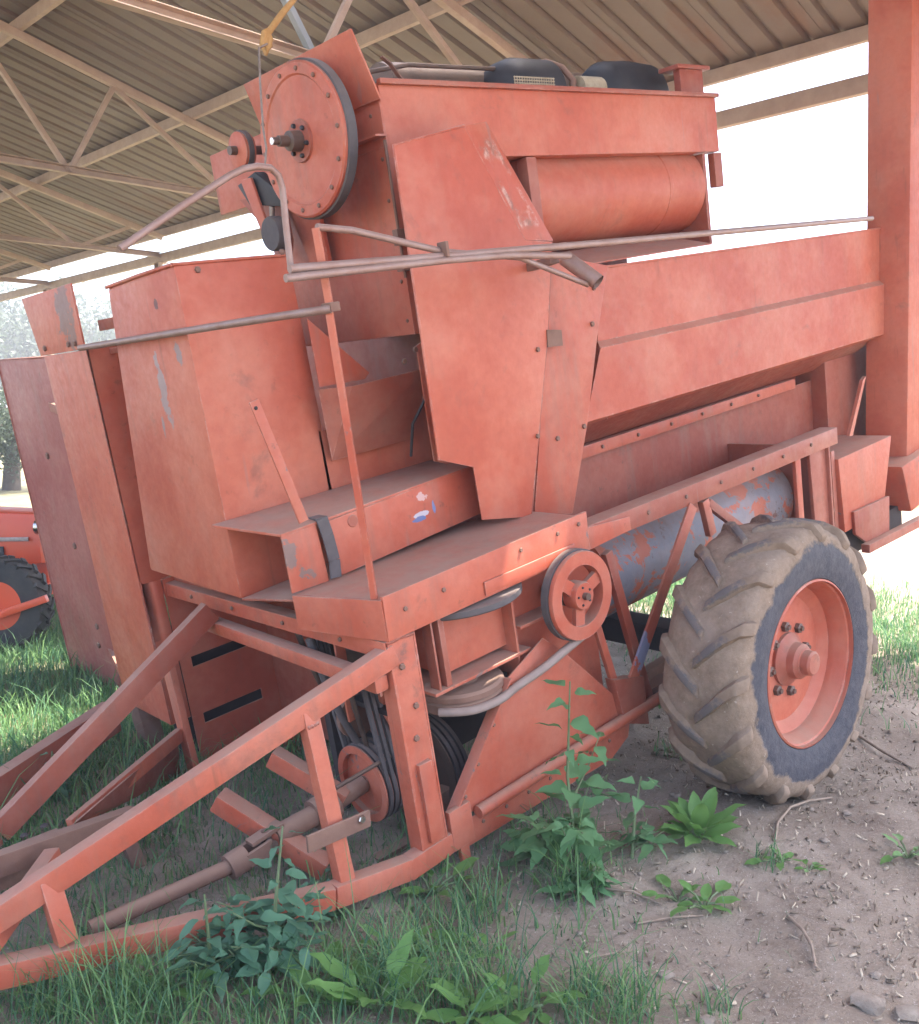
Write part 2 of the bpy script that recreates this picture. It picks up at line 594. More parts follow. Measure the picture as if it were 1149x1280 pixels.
def gh(x, y):
    """height of the ground, gentle humps plus small lumps; flat where the machine stands"""
    x = np.asarray(x, float); y = np.asarray(y, float)
    h = 0.022 * np.sin(1.3 * x + 0.7) * np.sin(1.1 * y + 2.1) + 0.014 * np.sin(3.1 * x + 2.3 * y) + 0.008 * np.sin(7.3 * x - 5.1 * y + 1.0)
    h = h + 0.006 * np.sin(13.7 * x + 9.2 * y + 0.4) * np.sin(11.1 * y - 6.0 * x)
    h = h + 0.005 * np.sin(23.0 * x + 4 * np.sin(5 * y)) * np.sin(19.0 * y + 3 * np.sin(7 * x)) + 0.0035 * np.sin(41 * x + 3 * np.sin(13 * y)) * np.sin(37 * y + 2 * np.sin(11 * x))
    h = h - 0.02 * np.exp(-((y - 1.75 - 0.05 * x) / 0.14) ** 2) * (x > 3.6)
    r = np.sqrt(x * x + y * y)
    far = np.clip((r - 30) / 120, 0, 1)
    h = h + far * 2.0 * (np.sin(x * 0.02 + 1) * np.sin(y * 0.017))
    return h - 0.012


def axis_pts(lo, hi, step, ext):
    a = list(np.arange(lo, hi, step))
    d = step; v = hi
    while v < ext:
        a.append(v); d *= 1.22; v += d
    a.append(ext)
    d = step; v = lo - step
    pre = []
    while v > -ext:
        pre.append(v); d *= 1.22; v -= d
    pre.append(-ext)
    return np.array(pre[::-1] + a)


gx = axis_pts(-0.5, 8.5, 0.055, 900.0)
gy = axis_pts(-0.5, 8.5, 0.055, 900.0)
GX, GY = np.meshgrid(gx, gy, indexing='ij')
GZ = gh(GX, GY)
gv = np.stack([GX, GY, GZ], -1).reshape(-1, 3)
nx, ny = len(gx), len(gy)
ii = np.arange(nx - 1)[:, None] * ny + np.arange(ny - 1)[None, :]
gf = np.stack([ii, ii + ny, ii + ny + 1, ii + 1], -1).reshape(-1, 4)


def np_mesh(name, verts, faces):
    me = bpy.data.meshes.new(name)
    n = faces.shape[1]
    me.vertices.add(len(verts))
    me.vertices.foreach_set("co", verts.astype(np.float32).ravel())
    me.loops.add(faces.size)
    me.loops.foreach_set("vertex_index", faces.astype(np.int32).ravel())
    me.polygons.add(len(faces))
    me.polygons.foreach_set("loop_start", np.arange(0, faces.size, n, dtype=np.int32))
    me.update(calc_edges=True)
    me.validate()
    return me


gme = np_mesh("ground", gv, gf)
gme.shade_smooth()
tag(obj("ground", gme, "dirt_ground"), "trodden bare earth floor with straw and grass", kind="structure")

# ------------------------------------------------------------------ the shed
YAW = R(3.723)
shed = empty("open_shed", (0, 0, 0), (0, 0, YAW))   # local x: along the trusses, y: along the purlins
tag(shed, "open sided farm shed with corrugated metal roof on steel trusses", "shed")
EAVE_S, EAVE_Z, SLOPE = 7.65, 4.24, 0.25
RIDGE_S = 0.5
RIDGE_Z = EAVE_Z + (EAVE_S - RIDGE_S) * SLOPE
NEAR_S = -1.0
P0, P1 = -1.479, 21.8


def roof_z(s):
    return RIDGE_Z - abs(s - RIDGE_S) * SLOPE


PITCH = 0.2287
RIB = [(0.0, 0.0), (0.085, 0.0), (0.105, 0.036), (0.135, 0.036), (0.155, 0.0)]


def sheet_mesh(s0, s1, gap_w=0.0):
    """trapezoidal ribs running along s; three ribs wide plus a lap"""
    prof = []
    for i in range(3):
        prof += [(i * PITCH + a, b) for a, b in RIB]
    prof += [(3 * PITCH + a, b + 0.004) for a, b in RIB[:3]]
    if gap_w:
        prof = [(a, b) for a, b in prof if a < 3 * PITCH - gap_w - .005] + [(3 * PITCH - gap_w, 0.0)]
    vs = []; fs = []
    m = len(prof)
    for (s, ) in ((s0,), (s1,)):
        for (a, b) in prof:
            vs.append((s, a, roof_z(s) + b + 0.115))
    for (s, ) in ((s0,), (s1,)):
        for (a, b) in prof:
            vs.append((s, a, roof_z(s) + b + 0.1135))
    for i in range(m - 1):
        fs.append((i, i + 1, m + i + 1, m + i))
        fs.append((2 * m + i, 3 * m + i, 3 * m + i + 1, 2 * m + i + 1))
    fs += [(0, m, 3 * m, 2 * m), (m - 1, 3 * m - 1, 4 * m - 1, 2 * m - 1)]
    for i in range(m - 1):
        fs.append((i, 2 * m + i, 2 * m + i + 1, i + 1))
        fs.append((m + i, m + i + 1, 3 * m + i + 1, 3 * m + i))
    me = bpy.data.meshes.new("roof_sheet")
    me.from_pydata(vs, [], fs)
    me.materials.append(MATS["roof_sheet"])
    return me


far_me = sheet_mesh(RIDGE_S + 0.02, EAVE_S)
near_me = sheet_mesh(NEAR_S, RIDGE_S - 0.02)
# gaps added in the sheets, out of view above, to aim sun at lip and floor
SUN_GAPS = [(1.24, 3.882, 4.182, 0.05), (3.3, 3.3, 4.35, 0.683), (4.0, 2.9, 4.3, 0.683), (4.65, 3.0, 4.4, 0.683), (5.3, 3.2, 4.3, 0.683)]
y = P0
k = 0
while y < P1:
    for side, me in (("far", far_me), ("near", near_me)):
        lo, hi = (RIDGE_S + 0.02, EAVE_S) if side == "far" else (NEAR_S, RIDGE_S - 0.02)
        cuts = sorted([(a, b, t) for (pp, a, b, t) in SUN_GAPS if y <= pp < y + 0.686 and lo < a and b < hi])
        if cuts:
            a0 = lo
            for (a, b, t) in cuts + [(hi, hi, 0)]:
                o = obj("roof_sheet", sheet_mesh(a0, a), None, shed)
                o.location = (0, y, 0)
                if b > a:      # narrower sheet that leaves the added sun gap open
                    o = obj("roof_sheet", sheet_mesh(a, b, t), None, shed)
                    o.location = (0, y, 0)
                a0 = b
        else:
            o = obj("roof_sheet", me, None, shed)
            o.location = (0, y, random.uniform(-0.002, 0.002))
    y += 0.686
    k += 1
part("ridge_cap", MB().prism([(RIDGE_S - 0.22, P0, RIDGE_Z + 0.105), (RIDGE_S, P0, RIDGE_Z + 0.165), (RIDGE_S + 0.22, P0, RIDGE_Z + 0.105), (RIDGE_S, P0, RIDGE_Z + 0.16)], (0, P1 - P0, 0)), "roof_sheet", shed, 0)
pur = MB().box(-0.025, 0.025, P0, P1, 0.0, 0.11)
pme = pur.mesh("purlin", 0.003)
for s in (7.45, 5.62, 3.85, 2.2, 0.75, 0.25, -0.85):
    o = obj("purlin", pme, "rust_steel" if s in (5.62,) else "truss_paint", shed)
    o.location = (s, 0, roof_z(s))
for s in (7.35, -0.75):
    part("eave_beam", MB().channel((s, P0, 3.96), (s, P1, 3.96), 0.06, 0.13, 0.008), "truss_paint", shed, 0.002)


def truss(p):
    root = part("truss", MB().channel((NEAR_S + 0.3, p, 4.0), (EAVE_S - 0.3, p, 4.0), 0.06, 0.075, 0.007), "truss_paint", shed, 0.002)
    part("top_chord", MB().beam((RIDGE_S, p, RIDGE_Z - 0.04), (EAVE_S - 0.25, p, roof_z(EAVE_S - 0.25) - 0.04), 0.065, 0.075)
         .beam((NEAR_S + 0.25, p, roof_z(NEAR_S + 0.25) - 0.04), (RIDGE_S, p, RIDGE_Z - 0.04), 0.065, 0.075), "truss_paint", root, 0.002)
    bot = [0.5, 2.35, 4.25, 6.1]
    topn = [1.45, 3.35, 4.75, 6.9]
    for sgn in (1, -1):
        seq = []
        for i in range(4 if sgn > 0 else 1):
            seq.append((RIDGE_S + sgn * (bot[i] - 0.5), 3.99))
            st = RIDGE_S + sgn * (topn[i] - 0.5)
            seq.append((st, roof_z(st) - 0.07))
        for i in range(len(seq) - 1):
            a, b = seq[i], seq[i + 1]
            blue = (sgn == 1 and abs(p - 5.46) < 0.1 and i == 3)
            part("web_bar", MB().beam((a[0], p + 0.012 * (i % 2), a[1]), (b[0], p + 0.012 * (i % 2), b[1]), 0.045, 0.05, (0, 1, 0)), "truss_blue" if blue else "truss_paint", root, 0.002)
    for s in (7.35, -0.75):
        zp = -0.1
        part("post", MB().channel((s, p, zp), (s, p, 3.9), 0.06, 0.14, 0.008, (0, 1, 0)).box(s - .09, s + .09, p - .09, p + .09, 3.88, 3.892), "truss_paint", root, 0.002)


for p in (-1.3, 1.5, 5.46, 9.42, 13.4, 17.4, 21.4):
    truss(p)

# ------------------------------------------------------------------ the combine harvester
TILT = R(10)
mac = empty("combine_harvester", (3.55, 2.42, 0.58), (0, -TILT, 0))  # local x rearward, y away from the platform side, z up; origin on the axle
tag(mac, "old faded orange red pull-type combine harvester parked under the shed roof", "combine harvester")
MP = lambda name, mb, mat="red_paint", bevel=0.003, smooth=None, label=None, parent=None: part(name, mb, mat, parent or mac, bevel, smooth, label)


def bolts(pts, axis, r=0.009, h=0.008, mat="rust_steel", parent=None, name="bolt"):
    me = None
    for p in pts:
        if me is None:
            me = MB().lathe([(0.0, h), (r * 0.8, h), (r, h * 0.5), (r, 0), (0.0, 0)], (0, 0, 0), 'z', 6).mesh(name, 0)
            me.materials.append(MATS[mat])
        o = obj(name, me, mat, parent or mac)
        o.location = p
        if axis == '-y': o.rotation_euler = (R(90), 0, 0)
        elif axis == '-x': o.rotation_euler = (0, R(-90), 0)
        elif axis == 'z': pass


def smooth_pts(pts, n=6):
    pts = [V(p) for p in pts]
    out = []
    for i in range(len(pts) - 1):
        p0 = pts[max(i - 1, 0)]; p1 = pts[i]; p2 = pts[i + 1]; p3 = pts[min(i + 2, len(pts) - 1)]
        for k_ in range(n):
            t = k_ / n
            out.append(.5 * ((2 * p1) + (p2 - p0) * t + (2 * p0 - 5 * p1 + 4 * p2 - p3) * t * t + (3 * p1 - p0 - 3 * p2 + p3) * t ** 3))
    out.append(pts[-1])
    return out


# --- step platform on the near side
deck = MP("platform", MB().prism([(-1.626, 0.004, .700), (-.625, 0.004, .715), (-.625, .46, .715), (-1.72, .36, .700)], (0, 0, .022)), "red_paint_worn")
MP("platform_lip", MB().prism([(-1.635, -.014, .583), (-.628, -.014, .600), (-.624, -.014, .756), (-1.630, -.014, .735)], (0, .016, 0)), "red_paint_worn", parent=deck)
MP("platform_lip_strip", MB().prism([(-1.20, -.022, .600), (-.72, -.022, .606), (-.72, -.022, .655), (-1.20, -.022, .650)], (0, .007, 0)), "red_paint_worn", 0.002, parent=deck)
MP("platform_front_lip", MB().prism([(-1.637, -.01, .585), (-1.735, .36, .60), (-1.735, .36, .722), (-1.637, -.01, .724)], (.008, .003, 0)), "red_paint_worn", 0.002, parent=deck)
fb = MP("front_beam", MB().prism([(-1.645, .0, .522), (-1.645, 1.80, .520), (-1.645, 1.80, .580), (-1.645, .0, .582)], (.006, 0, 0)).box(-1.638, -1.585, .0, 1.80, .574, .580), "red_paint_worn")
bolts([(-1.646, yy, .552) for yy in (.25, .62, 1.0, 1.35, 1.7)], '-x', parent=fb)
MP("cross_tube", MB().beam((-1.665, .02, .442), (-1.665, 1.30, .468), .055, .055), "red_paint", 0.01)
MP("side_post", MB().box(-1.630, -1.520, .002, .012, -.255, .585).box(-1.632, -1.624, .0, .07, -.255, .585).box(-1.524, -1.516, .0, .07, -.255, .585)
   .box(-1.600, -1.545, -.016, .004, -.16, .13), "red_paint_worn", 0.002)
bolts([(-1.59, .001, .48), (-1.56, .001, .33), (-1.58, .001, .22)], '-y', 0.012)
sb = MP("side_beam", MB().channel((-.612, .006, .648), (1.40, .006, .640), .09, .085, .007, side=-1), "red_paint_dull")
MP("beam_splice", MB().prism([(-.62, -.006, .60), (-.36, -.006, .61), (-.36, -.006, .665), (-.62, -.006, .69)], (0, .006, 0)), "red_paint_worn", 0.002, parent=sb)

# --- drawbar frame, near arm is a truss
arm = MP("drawbar_arm", MB().beam((-1.60, .02, .53), (-2.86, .300, .165), .06, .075).beam((-2.85, .297, .168), (-3.62, .52, -.03), .06, .075), "red_paint", 0.008)
MP("drawbar_lower_chord", MB().beam((-1.45, .03, -.215), (-1.70, .02, -.215), .06, .075).beam((-1.69, .02, -.213), (-1.99, .02, -.150), .06, .075).beam((-1.985, .02, -.152), (-2.90, .295, .015), .06, .075).beam((-2.89, .292, .014), (-3.62, .515, -.045), .06, .07), "red_paint", 0.008, parent=arm)
MP("drawbar_web", MB().beam((-1.915, .088, .44), (-1.93, .03, -.14), .05, .055, (1, 0, 0)), "red_paint", 0.004, parent=arm)
MP("drawbar_web", MB().beam((-2.715, .268, .22), (-2.715, .242, .03), .055, .055, (1, 0, 0)), "red_paint", 0.004, parent=arm)
MP("drawbar_arm", MB().channel((-1.690, 1.085, 0.541), (-2.620, 1.191, -0.016), .045, .085, .008), "red_paint_dull", 0.002)
MP("drawbar_arm_end", MB().channel((-2.620, 1.191, -0.016), (-3.64, .53, .0), .045, .085, .008), "red_paint_dull", 0.002)
MP("hitch_block", MB().box(-3.80, -3.58, .44, .61, -.07, .02), "rust_steel", 0.01)
MP("drawbar_cross_bar", MB().beam((-2.90, .30, .09), (-2.60, .62, .10), .05, .05), "red_paint", 0.004)
MP("tow_bar", MB().beam((-2.780, 0.658, 0.137), (-2.260, 0.835, -0.007), .06, .07), "rust_steel", 0.006)
tw = V((-2.300, 0.877, -0.024))
MP("tow_bar_foot", MB().beam(tw, tw + V((.03, 0, -.22)), .05, .05, (1, 0, 0)), "rust_steel", 0.004)
tb = MP("tow_clevis", MB().beam((-2.800, 0.780, 0.058), (-2.520, 0.796, 0.029), .085, .10), "rust_steel", 0.006)
bolts([V((-2.640, 0.749, 0.092)) + V((0, 0, .05)), V((-2.580, 0.728, 0.103)) + V((0, 0, .05))], 'z', 0.014, 0.006, "dark_plate", tb, "pin_hole_disc")  # dark discs stand in for the shade inside the holes

# --- near the hitch: skirts and ground beams of the pick-up throat
MP("throat_skirt", MB().loft([(-1.800, 1.452, -0.056), (-1.800, 1.514, -0.260), (-2.420, 1.100, -0.082), (-2.420, 0.968, 0.003)], [V(p) + V((0, .012, 0)) for p in ((-1.800, 1.452, -0.056), (-1.800, 1.514, -0.260), (-2.420, 1.100, -0.082), (-2.420, 0.968, 0.003))]), "red_paint_dull", 0.002)
MP("skirt_rail", MB().beam((-1.800, 1.421, -0.041), (-2.420, 1.053, -0.045), .03, .06), "red_paint", 0.004)
MP("throat_brace", MB().beam((-1.775, 1.442, 0.274), (-1.775, 1.416, -0.258), .075, .03, (1, 0, 0)), "red_paint", 0.004)
gb = MP("ground_beam", MB().beam((-1.860, 2.039, -0.079), (-2.620, 1.480, -0.008), .08, .15), "red_paint_dull", 0.006)

# --- slotted inner plate
sl = MB()
for (z0, z1) in ((-.42, -.116), (-.066, .162), (.212, .60)):
    sl.box(-1.655, -.95, 1.60, 1.606, z0, z1)
for (zc) in (-.091, .187):
    sl.box(-1.655, -1.60, 1.60, 1.606, zc - .025, zc + .025)
    sl.box(-1.29, -.95, 1.60, 1.606, zc - .025, zc + .025)
MP("slotted_plate", sl, "red_paint_clean", 0)
MP("slot_shade_plate", MB().box(-1.70, -1.0, 1.70, 1.72, -.3, .35), "dark_plate", 0)  # near-black sheet added so the slots read as shaded
MP("plate_foot_ledge", MB().box(-1.72, -.95, 1.50, 1.60, -.45, -.40), "rust_steel")

# --- front columns on the far side
colm = MP("front_column", MB().box(-1.760, -1.752, 1.60, 2.10, -.06, 1.632).box(-1.752, -1.66, 1.60, 1.606, -.06, .604).box(-1.752, -1.50, 1.60, 1.606, .604, 1.632).box(-1.752, -1.70, 2.094, 2.10, -.06, 1.632), "red_paint_column", 0.004)
MP("column_cap", MB().loft([(-1.765, 1.60, 1.635), (-1.765, 2.12, 1.635), (-1.75, 2.24, 1.90), (-1.75, 1.63, 1.905)], [(-1.755, 1.60, 1.635), (-1.755, 2.12, 1.635), (-1.74, 2.24, 1.90), (-1.74, 1.63, 1.905)]), "red_paint_column", 0.002, parent=colm)
bolts([(-1.766, yy, 1.665) for yy in (1.68, 1.75, 2.04)], '-x', 0.013, parent=colm)
pl4 = [(-1.470, 2.822, -0.270), (-1.470, 3.753, -0.448), (-1.470, 3.720, 1.654), (-1.470, 2.855, 1.627)]
lp = MP("front_side_panel", MB().loft(pl4, [V(p) + V((.008, .003, 0)) for p in pl4]), "red_paint_panel_shade", 0.002)
pmid = lambda u, v: V(pl4[0]).lerp(V(pl4[1]), u).lerp(V(pl4[3]).lerp(V(pl4[2]), u), v) + V((-.002, 0, 0))
bolts([pmid(.35, .45), pmid(.30, .20), pmid(.45, .72), pmid(.35, .14)], '-x', 0.02, 0.01, "rust_steel", lp)
for v_ in (.12, .86):
    q0 = pmid(.25, v_) + V((.03, 0, 0))
    MP("panel_tie", MB().beam((-1.71, 2.06, q0.z), q0, .04, .05), "red_paint_dull", 0.003)
MP("panel_foot_post", MB().beam((-1.70, 2.08, .05), (-1.70, 2.02, -.40), .09, .12, (0, 1, 0)), "rust_steel", 0.006)
MP("recess_sheet", MB().box(-1.60, -1.592, .90, 1.62, .50, 1.62), "red_paint_dull", 0)
MP("recess_sheet", MB().box(-1.60, -1.0, 1.606, 1.614, .60, 1.60), "red_paint_dull", 0)
MP("top_tie", MB().box(-1.66, -1.64, 1.25, 1.66, 1.70, 1.745).box(-1.66, -1.64, 1.25, 1.66, 1.60, 1.625), "red_paint_dull")
fbx = MP("feeder_housing", MB().loft([(-1.756, .690, .668), (-1.756, 1.46, .690), (-1.20, 1.46, .60), (-1.262, .690, .60)], [(-1.756, .690, 1.868), (-1.756, 1.262, 1.850), (-1.29, 1.262, 1.850), (-1.29, .690, 1.862)]), "red_paint_feeder", 0.016)
bolts([(-1.670, 0.688, 1.841), (-1.322, 0.688, 1.873)], '-y', 0.012, parent=fbx)

# --- step box behind the platform
tp4 = [(-1.733, 0.360, 0.938), (-0.831, 0.360, 0.974), (-.755, .688, .972), (-1.813, 0.688, 0.967)]
stp = MP("step_box", MB().loft(tp4, [V(p) - V((0, 0, .010)) for p in tp4]), "red_paint_step", 0.002)
MP("step_box_side", MB().prism([(-1.537, 0.360, 0.934), (-0.837, 0.360, 0.966), (-0.830, 0.360, 0.774), (-1.522, 0.360, 0.730)], (0, .008, 0)), "red_paint_step", 0.002, parent=stp)
MP("step_box_side", MB().prism([(-1.732, 0.360, 0.930), (-1.591, 0.360, 0.934), (-1.578, 0.360, 0.726), (-1.731, 0.360, 0.728)], (0, .008, 0)), "red_paint_step", 0.002, parent=stp)
MP("step_box_floor", MB().prism([(-1.71, .37, .690), (-.80, .37, .712), (-.80, .685, .712), (-1.755, .685, .665)], (0, 0, .008)), "red_paint_dull", 0.001, parent=stp)
MP("round_hole_disc", MB().lathe([(0, -.003), (.020, -.003), (.023, 0), (.023, .004)], (-1.439, 0.359, 0.907), 'y', 20), "red_paint_dull", 0, 40, parent=stp)  # darker disc stands in for a shaded round hole
st = [(-1.558, 0.420, 0.949), (-1.569, 0.352, 0.951), (-1.558, 0.350, 0.885), (-1.550, 0.350, 0.795), (-1.556, 0.350, 0.733)]
sm = MB()
for a, b in zip(st[:-1], st[1:]):
    sm.beam(V(a), V(b), .045, .006, (0, 1, 0) if abs(a[1] - b[1]) < .03 else (0, 0, 1))
MP("drive_belt", sm, "belt_rubber", 0)
MP("lever", MB().beam((-1.675, 0.296, 0.972), (-1.756, 0.330, 1.394), .036, .010, (0, 1, 0)), "red_paint_worn", 0.003)
bolts([V((-1.757, 0.322, 1.370))], '-y', 0.007, 0.003, "dark_plate", name="pin_hole_disc")  # flat dark disc painted as the lever's shaded hole
MP("inner_step_wall", MB().box(-1.30, -.60, .690, .698, .72, 1.20), "red_paint", 0)

# --- chute between feeder and shield
MP("chute_bracket", MB().prism([(-1.307, 0.620, 1.625), (-1.067, 0.620, 1.386), (-1.094, 0.620, 1.365), (-1.305, 0.620, 1.370)], (0, .006, 0)), "red_paint", 0.001)
MP("chute", MB().loft([(-1.327, 0.600, 1.364), (-1.203, 0.560, 1.354), (-1.282, 0.660, 1.085)], [V(p) + V((.006, .006, 0)) for p in ((-1.327, 0.600, 1.364), (-1.203, 0.560, 1.354), (-1.282, 0.660, 1.085))])
   .loft([(-1.203, 0.560, 1.354), (-0.841, 0.530, 1.368), (-0.870, 0.660, 1.085), (-1.283, 0.660, 1.082)], [V(p) + V((.003, .008, 0)) for p in ((-1.203, 0.560, 1.354), (-0.841, 0.530, 1.368), (-0.870, 0.660, 1.085), (-1.283, 0.660, 1.082))]), "red_paint_dull", 0)
MP("chute_hose", MB().tube([(-0.880, 0.520, 1.339), (-0.895, 0.520, 1.246), (-0.958, 0.540, 1.162), (-0.944, 0.600, 1.028)], .006, 8), "black_iron", 0, 60)

# --- elevator head with the big disc
MP("elevator_head", MB().box(-.91, -.45, .50, 1.30, 1.505, 2.36), "red_paint", 0.006)
MP("head_flare", MB().loft([(-.93, .47, 2.362), (-.93, 1.25, 2.362), (-1.0, 1.25, 2.60), (-1.0, .49, 2.60)], [(-.922, .47, 2.362), (-.922, 1.25, 2.362), (-.992, 1.25, 2.60), (-.992, .49, 2.60)]), "red_paint", 0.002)
MP("head_angle", MB().box(-.96, -.905, .49, .95, 2.235, 2.243).box(-.912, -.906, .49, .95, 2.20, 2.24), "red_paint_clean", 0.001)
MP("head_hinge_rod", MB().tube([(-.925, .485, 2.22), (-.925, .485, 1.72)], .006, 8), "rust_steel", 0, 60)
MP("head_latch", MB().box(-.945, -.905, .47, .50, 1.84, 1.90), "rust_steel")
MP("head_latch_bar", MB().box(-.95, -.86, .46, .50, 1.745, 1.765), "rust_steel")
DC = V((-1.10, .735, 2.27))
disc = MP("drive_disc", MB().lathe([(0, -.020), (.225, -.020), (.232, -.026), (.268, -.026), (.276, -.020), (.276, .020), (.262, .03), (.10, .03), (0, .03)], DC, 'x', 64), "red_paint", 0, 30)
MP("disc_rim", MB().lathe([(.277, -.010), (.284, -.006), (.284, .030), (.277, .032)], DC, 'x', 64, True), "belt_rubber", 0, 30, parent=disc)
bolts([DC + V((-.0265, .248 * math.cos(a), .248 * math.sin(a))) for a in [2 * math.pi * i / 14 for i in range(14)]], '-x', 0.009, 0.007, parent=disc)
MP("disc_hub_plate", MB().lathe([(0, -.030), (.075, -.030), (.078, -.020)], DC, 'x', 28), "red_paint_dull", 0, 30, parent=disc)
bolts([DC + V((-.030, .056 * math.cos(a), .056 * math.sin(a))) for a in [2 * math.pi * (i + .3) / 6 for i in range(6)]], '-x', 0.009, 0.012, "black_iron", parent=disc)
MP("disc_shaft", MB().lathe([(.038, .2), (.038, -.03), (.036, -.075), (.020, -.080), (.020, -.12), (.014, -.122), (.014, -.145), (0, -.145)], DC, 'x', 20), "greasy_steel", 0, 35, parent=disc)
MP("shaft_end", MB().lathe([(0, -.149), (.013, -.149), (.0135, -.140)], DC, 'x', 14), "bright_steel", 0, 35, parent=disc)
# backing plate left of the disc, idlers and tensioner
MP("head_back_plate", MB().prism([(-.97, .95, 2.50), (-.97, 1.10, 2.46), (-.97, 1.16, 2.30), (-.97, 1.13, 2.08), (-.97, 1.02, 1.80), (-.97, .9, 1.80)], (.02, 0, 0)), "red_paint", 0.002)
SP = V((-1.100, 1.188, 2.328))
idl = MP("idler_pulley", MB().lathe([(0, -.03), (.050, -.03), (.072, -.022), (.072, -.010), (.056, 0), (.072, .010), (.072, .022), (0, .022)], SP, 'x', 32), "red_paint_worn", 0, 30)
MP("idler_belt", MB().lathe([(.058, -.009), (.078, -.011), (.078, .011), (.058, .009)], SP, 'x', 32, True), "belt_rubber", 0, 30, parent=idl)
MP("idler_shaft", MB().lathe([(.018, -.06), (.018, .17), (0, .17)], SP, 'x', 12), "greasy_steel", 0, 35, parent=idl)
MP("tensioner_bracket", MB().prism([(-1.060, 1.343, 2.215), (-1.060, 1.192, 2.243), (-1.060, 1.020, 2.124), (-1.060, 1.036, 2.079), (-1.060, 1.275, 2.125)], (.05, 0, 0)), "black_iron")
MP("tensioner_arm", MB().prism([(-1.080, 1.282, 2.228), (-1.080, 1.198, 2.222), (-1.080, 1.120, 1.960), (-1.080, 1.192, 2.009)], (.012, 0, 0)), "red_paint", 0.002)
T2 = V((-1.080, 1.082, 1.980))
MP("tensioner_roller", MB().lathe([(0, -.028), (.066, -.028), (.070, -.02), (.070, .02), (.066, .028), (0, .028)], T2, 'x', 28), "belt_rubber", 0, 30)
MP("tensioner_link", MB().tube([(-1.050, 1.122, 2.093), (-1.050, 1.140, 2.025)], .012, 10), "bare_steel", 0, 50)
MP("tensioner_guard", MB().prism([(-1.000, 1.445, 2.171), (-1.000, 1.108, 2.146), (-1.000, 1.095, 1.951), (-1.000, 1.161, 1.811), (-1.000, 1.267, 2.008)], (.01, 0, 0)), "red_paint_dull", 0)

# --- upper grain cleaner box and the drum under it
MP("cleaner_box", MB().box(-.905, 1.30, .498, 1.80, 2.155, 2.425), "red_paint_clean", 0.005)
MP("cleaner_box_rim", MB().box(-.91, 1.305, .476, .500, 2.416, 2.436), "red_paint_dull", 0.004)
MP("cleaner_end_bracket", MB().box(1.10, 1.30, .56, .60, 2.43, 2.57).box(1.06, 1.34, .54, .66, 2.565, 2.585), "red_paint_dull")
MP("cleaner_end_strap", MB().box(1.25, 1.32, .5, .54, 1.98, 2.15), "red_paint_dull")
DR = (0, .735, 2.005)
MP("screen_drum", MB().lathe([(0, -.09), (.195, -.09), (.222, -.085), (.222, .86), (.226, .865), (.226, .885), (.222, .89), (.222, 1.17), (0, 1.17)], DR, 'x', 56), "red_paint_clean", 0, 30)
MP("drum_end_plate", MB().box(-.16, -.10, .50, .56, 1.78, 2.15).box(-.15, -.11, .56, .98, 1.76, 2.15), "red_paint_dull")
MP("drum_end_plate", MB().box(1.175, 1.20, .52, .98, 1.70, 2.15), "red_paint_dull")
MP("separator_body", MB().box(-.44, 3.1, .72, 2.32, .20, 1.50), "red_paint_dull", 0.006)
MP("separator_top", MB().box(-.40, 1.12, 1.02, 2.2, 1.50, 2.15), "red_paint_dull", 0.006)
MP("side_sheet", MB().prism([(-.90, .512, 1.0), (-.35, .512, .76), (-.35, .512, 2.15), (-.76, .512, 2.15), (-.76, .512, 1.66), (-.80, .512, 1.66), (-.80, .512, 1.50), (-.90, .512, 1.46)], (0, .008, 0)), "red_paint", 0.001)
bolts([(-0.758, 0.511, 1.415), (-0.912, 0.511, 1.447), (-0.976, 0.511, 1.410)], '-y', 0.013)
# engine intake on top of the box
MP("intake_drum", MB().lathe([(0, -.17), (.08, -.165), (.135, -.13), (.16, -.05), (.16, .17), (0, .17)], (.22, .86, 2.49), 'x', 36), "black_iron", 0, 60)
MP("long_top_drum", MB().lathe([(0, -.62), (.115, -.62), (.12, -.60), (.12, 1.0), (0, 1.0)], (.15, 1.02, 2.53), 'x', 32), "greasy_steel", 0, 40)
MP("intake_hoop", MB().tube([(.39, .68, 2.43), (.43, .69, 2.52), (.42, .74, 2.59), (.40, .82, 2.635), (.39, .92, 2.645)], .016, 8), "rust_steel", 0, 60)
gr = MB()
for i in range(17):
    gr.tube([(.02 + i * .016, .682, 2.440), (.02 + i * .016, .678, 2.525)], .0028, 5)
for j in range(7):
    gr.tube([(.015, .681 - j * .0006, 2.446 + j * .0125), (.282, .681 - j * .0006, 2.446 + j * .0125)], .0028, 5)
MP("intake_screen", gr, "dry_cane", 0, 60)
MP("wicker_cover", MB().tube([(.46, .70, 2.490), (.62, .70, 2.490)], .055, 18), "dry_cane", 0, 60)
MP("silencer", MB().lathe([(0, -.27), (.12, -.255), (.165, -.18), (.175, 0), (.165, .18), (.12, .255), (0, .27)], (1.06, .90, 2.51), 'x', 28), "black_iron", 0, 60)
MP("top_pipe", MB().tube([(-.80, .75, 2.44), (-.74, .75, 2.53), (-.50, .78, 2.575), (0.1, .85, 2.60)], .010, 8), "greasy_steel", 0, 60)
MP("top_strap", MB().beam((-.70, .70, 2.575), (-.66, .70, 2.55), .02, .006).beam((-.662, .70, 2.552), (-.61, .70, 2.49), .02, .006).beam((-.612, .70, 2.492), (-.60, .70, 2.43), .02, .006), "rust_steel", 0)

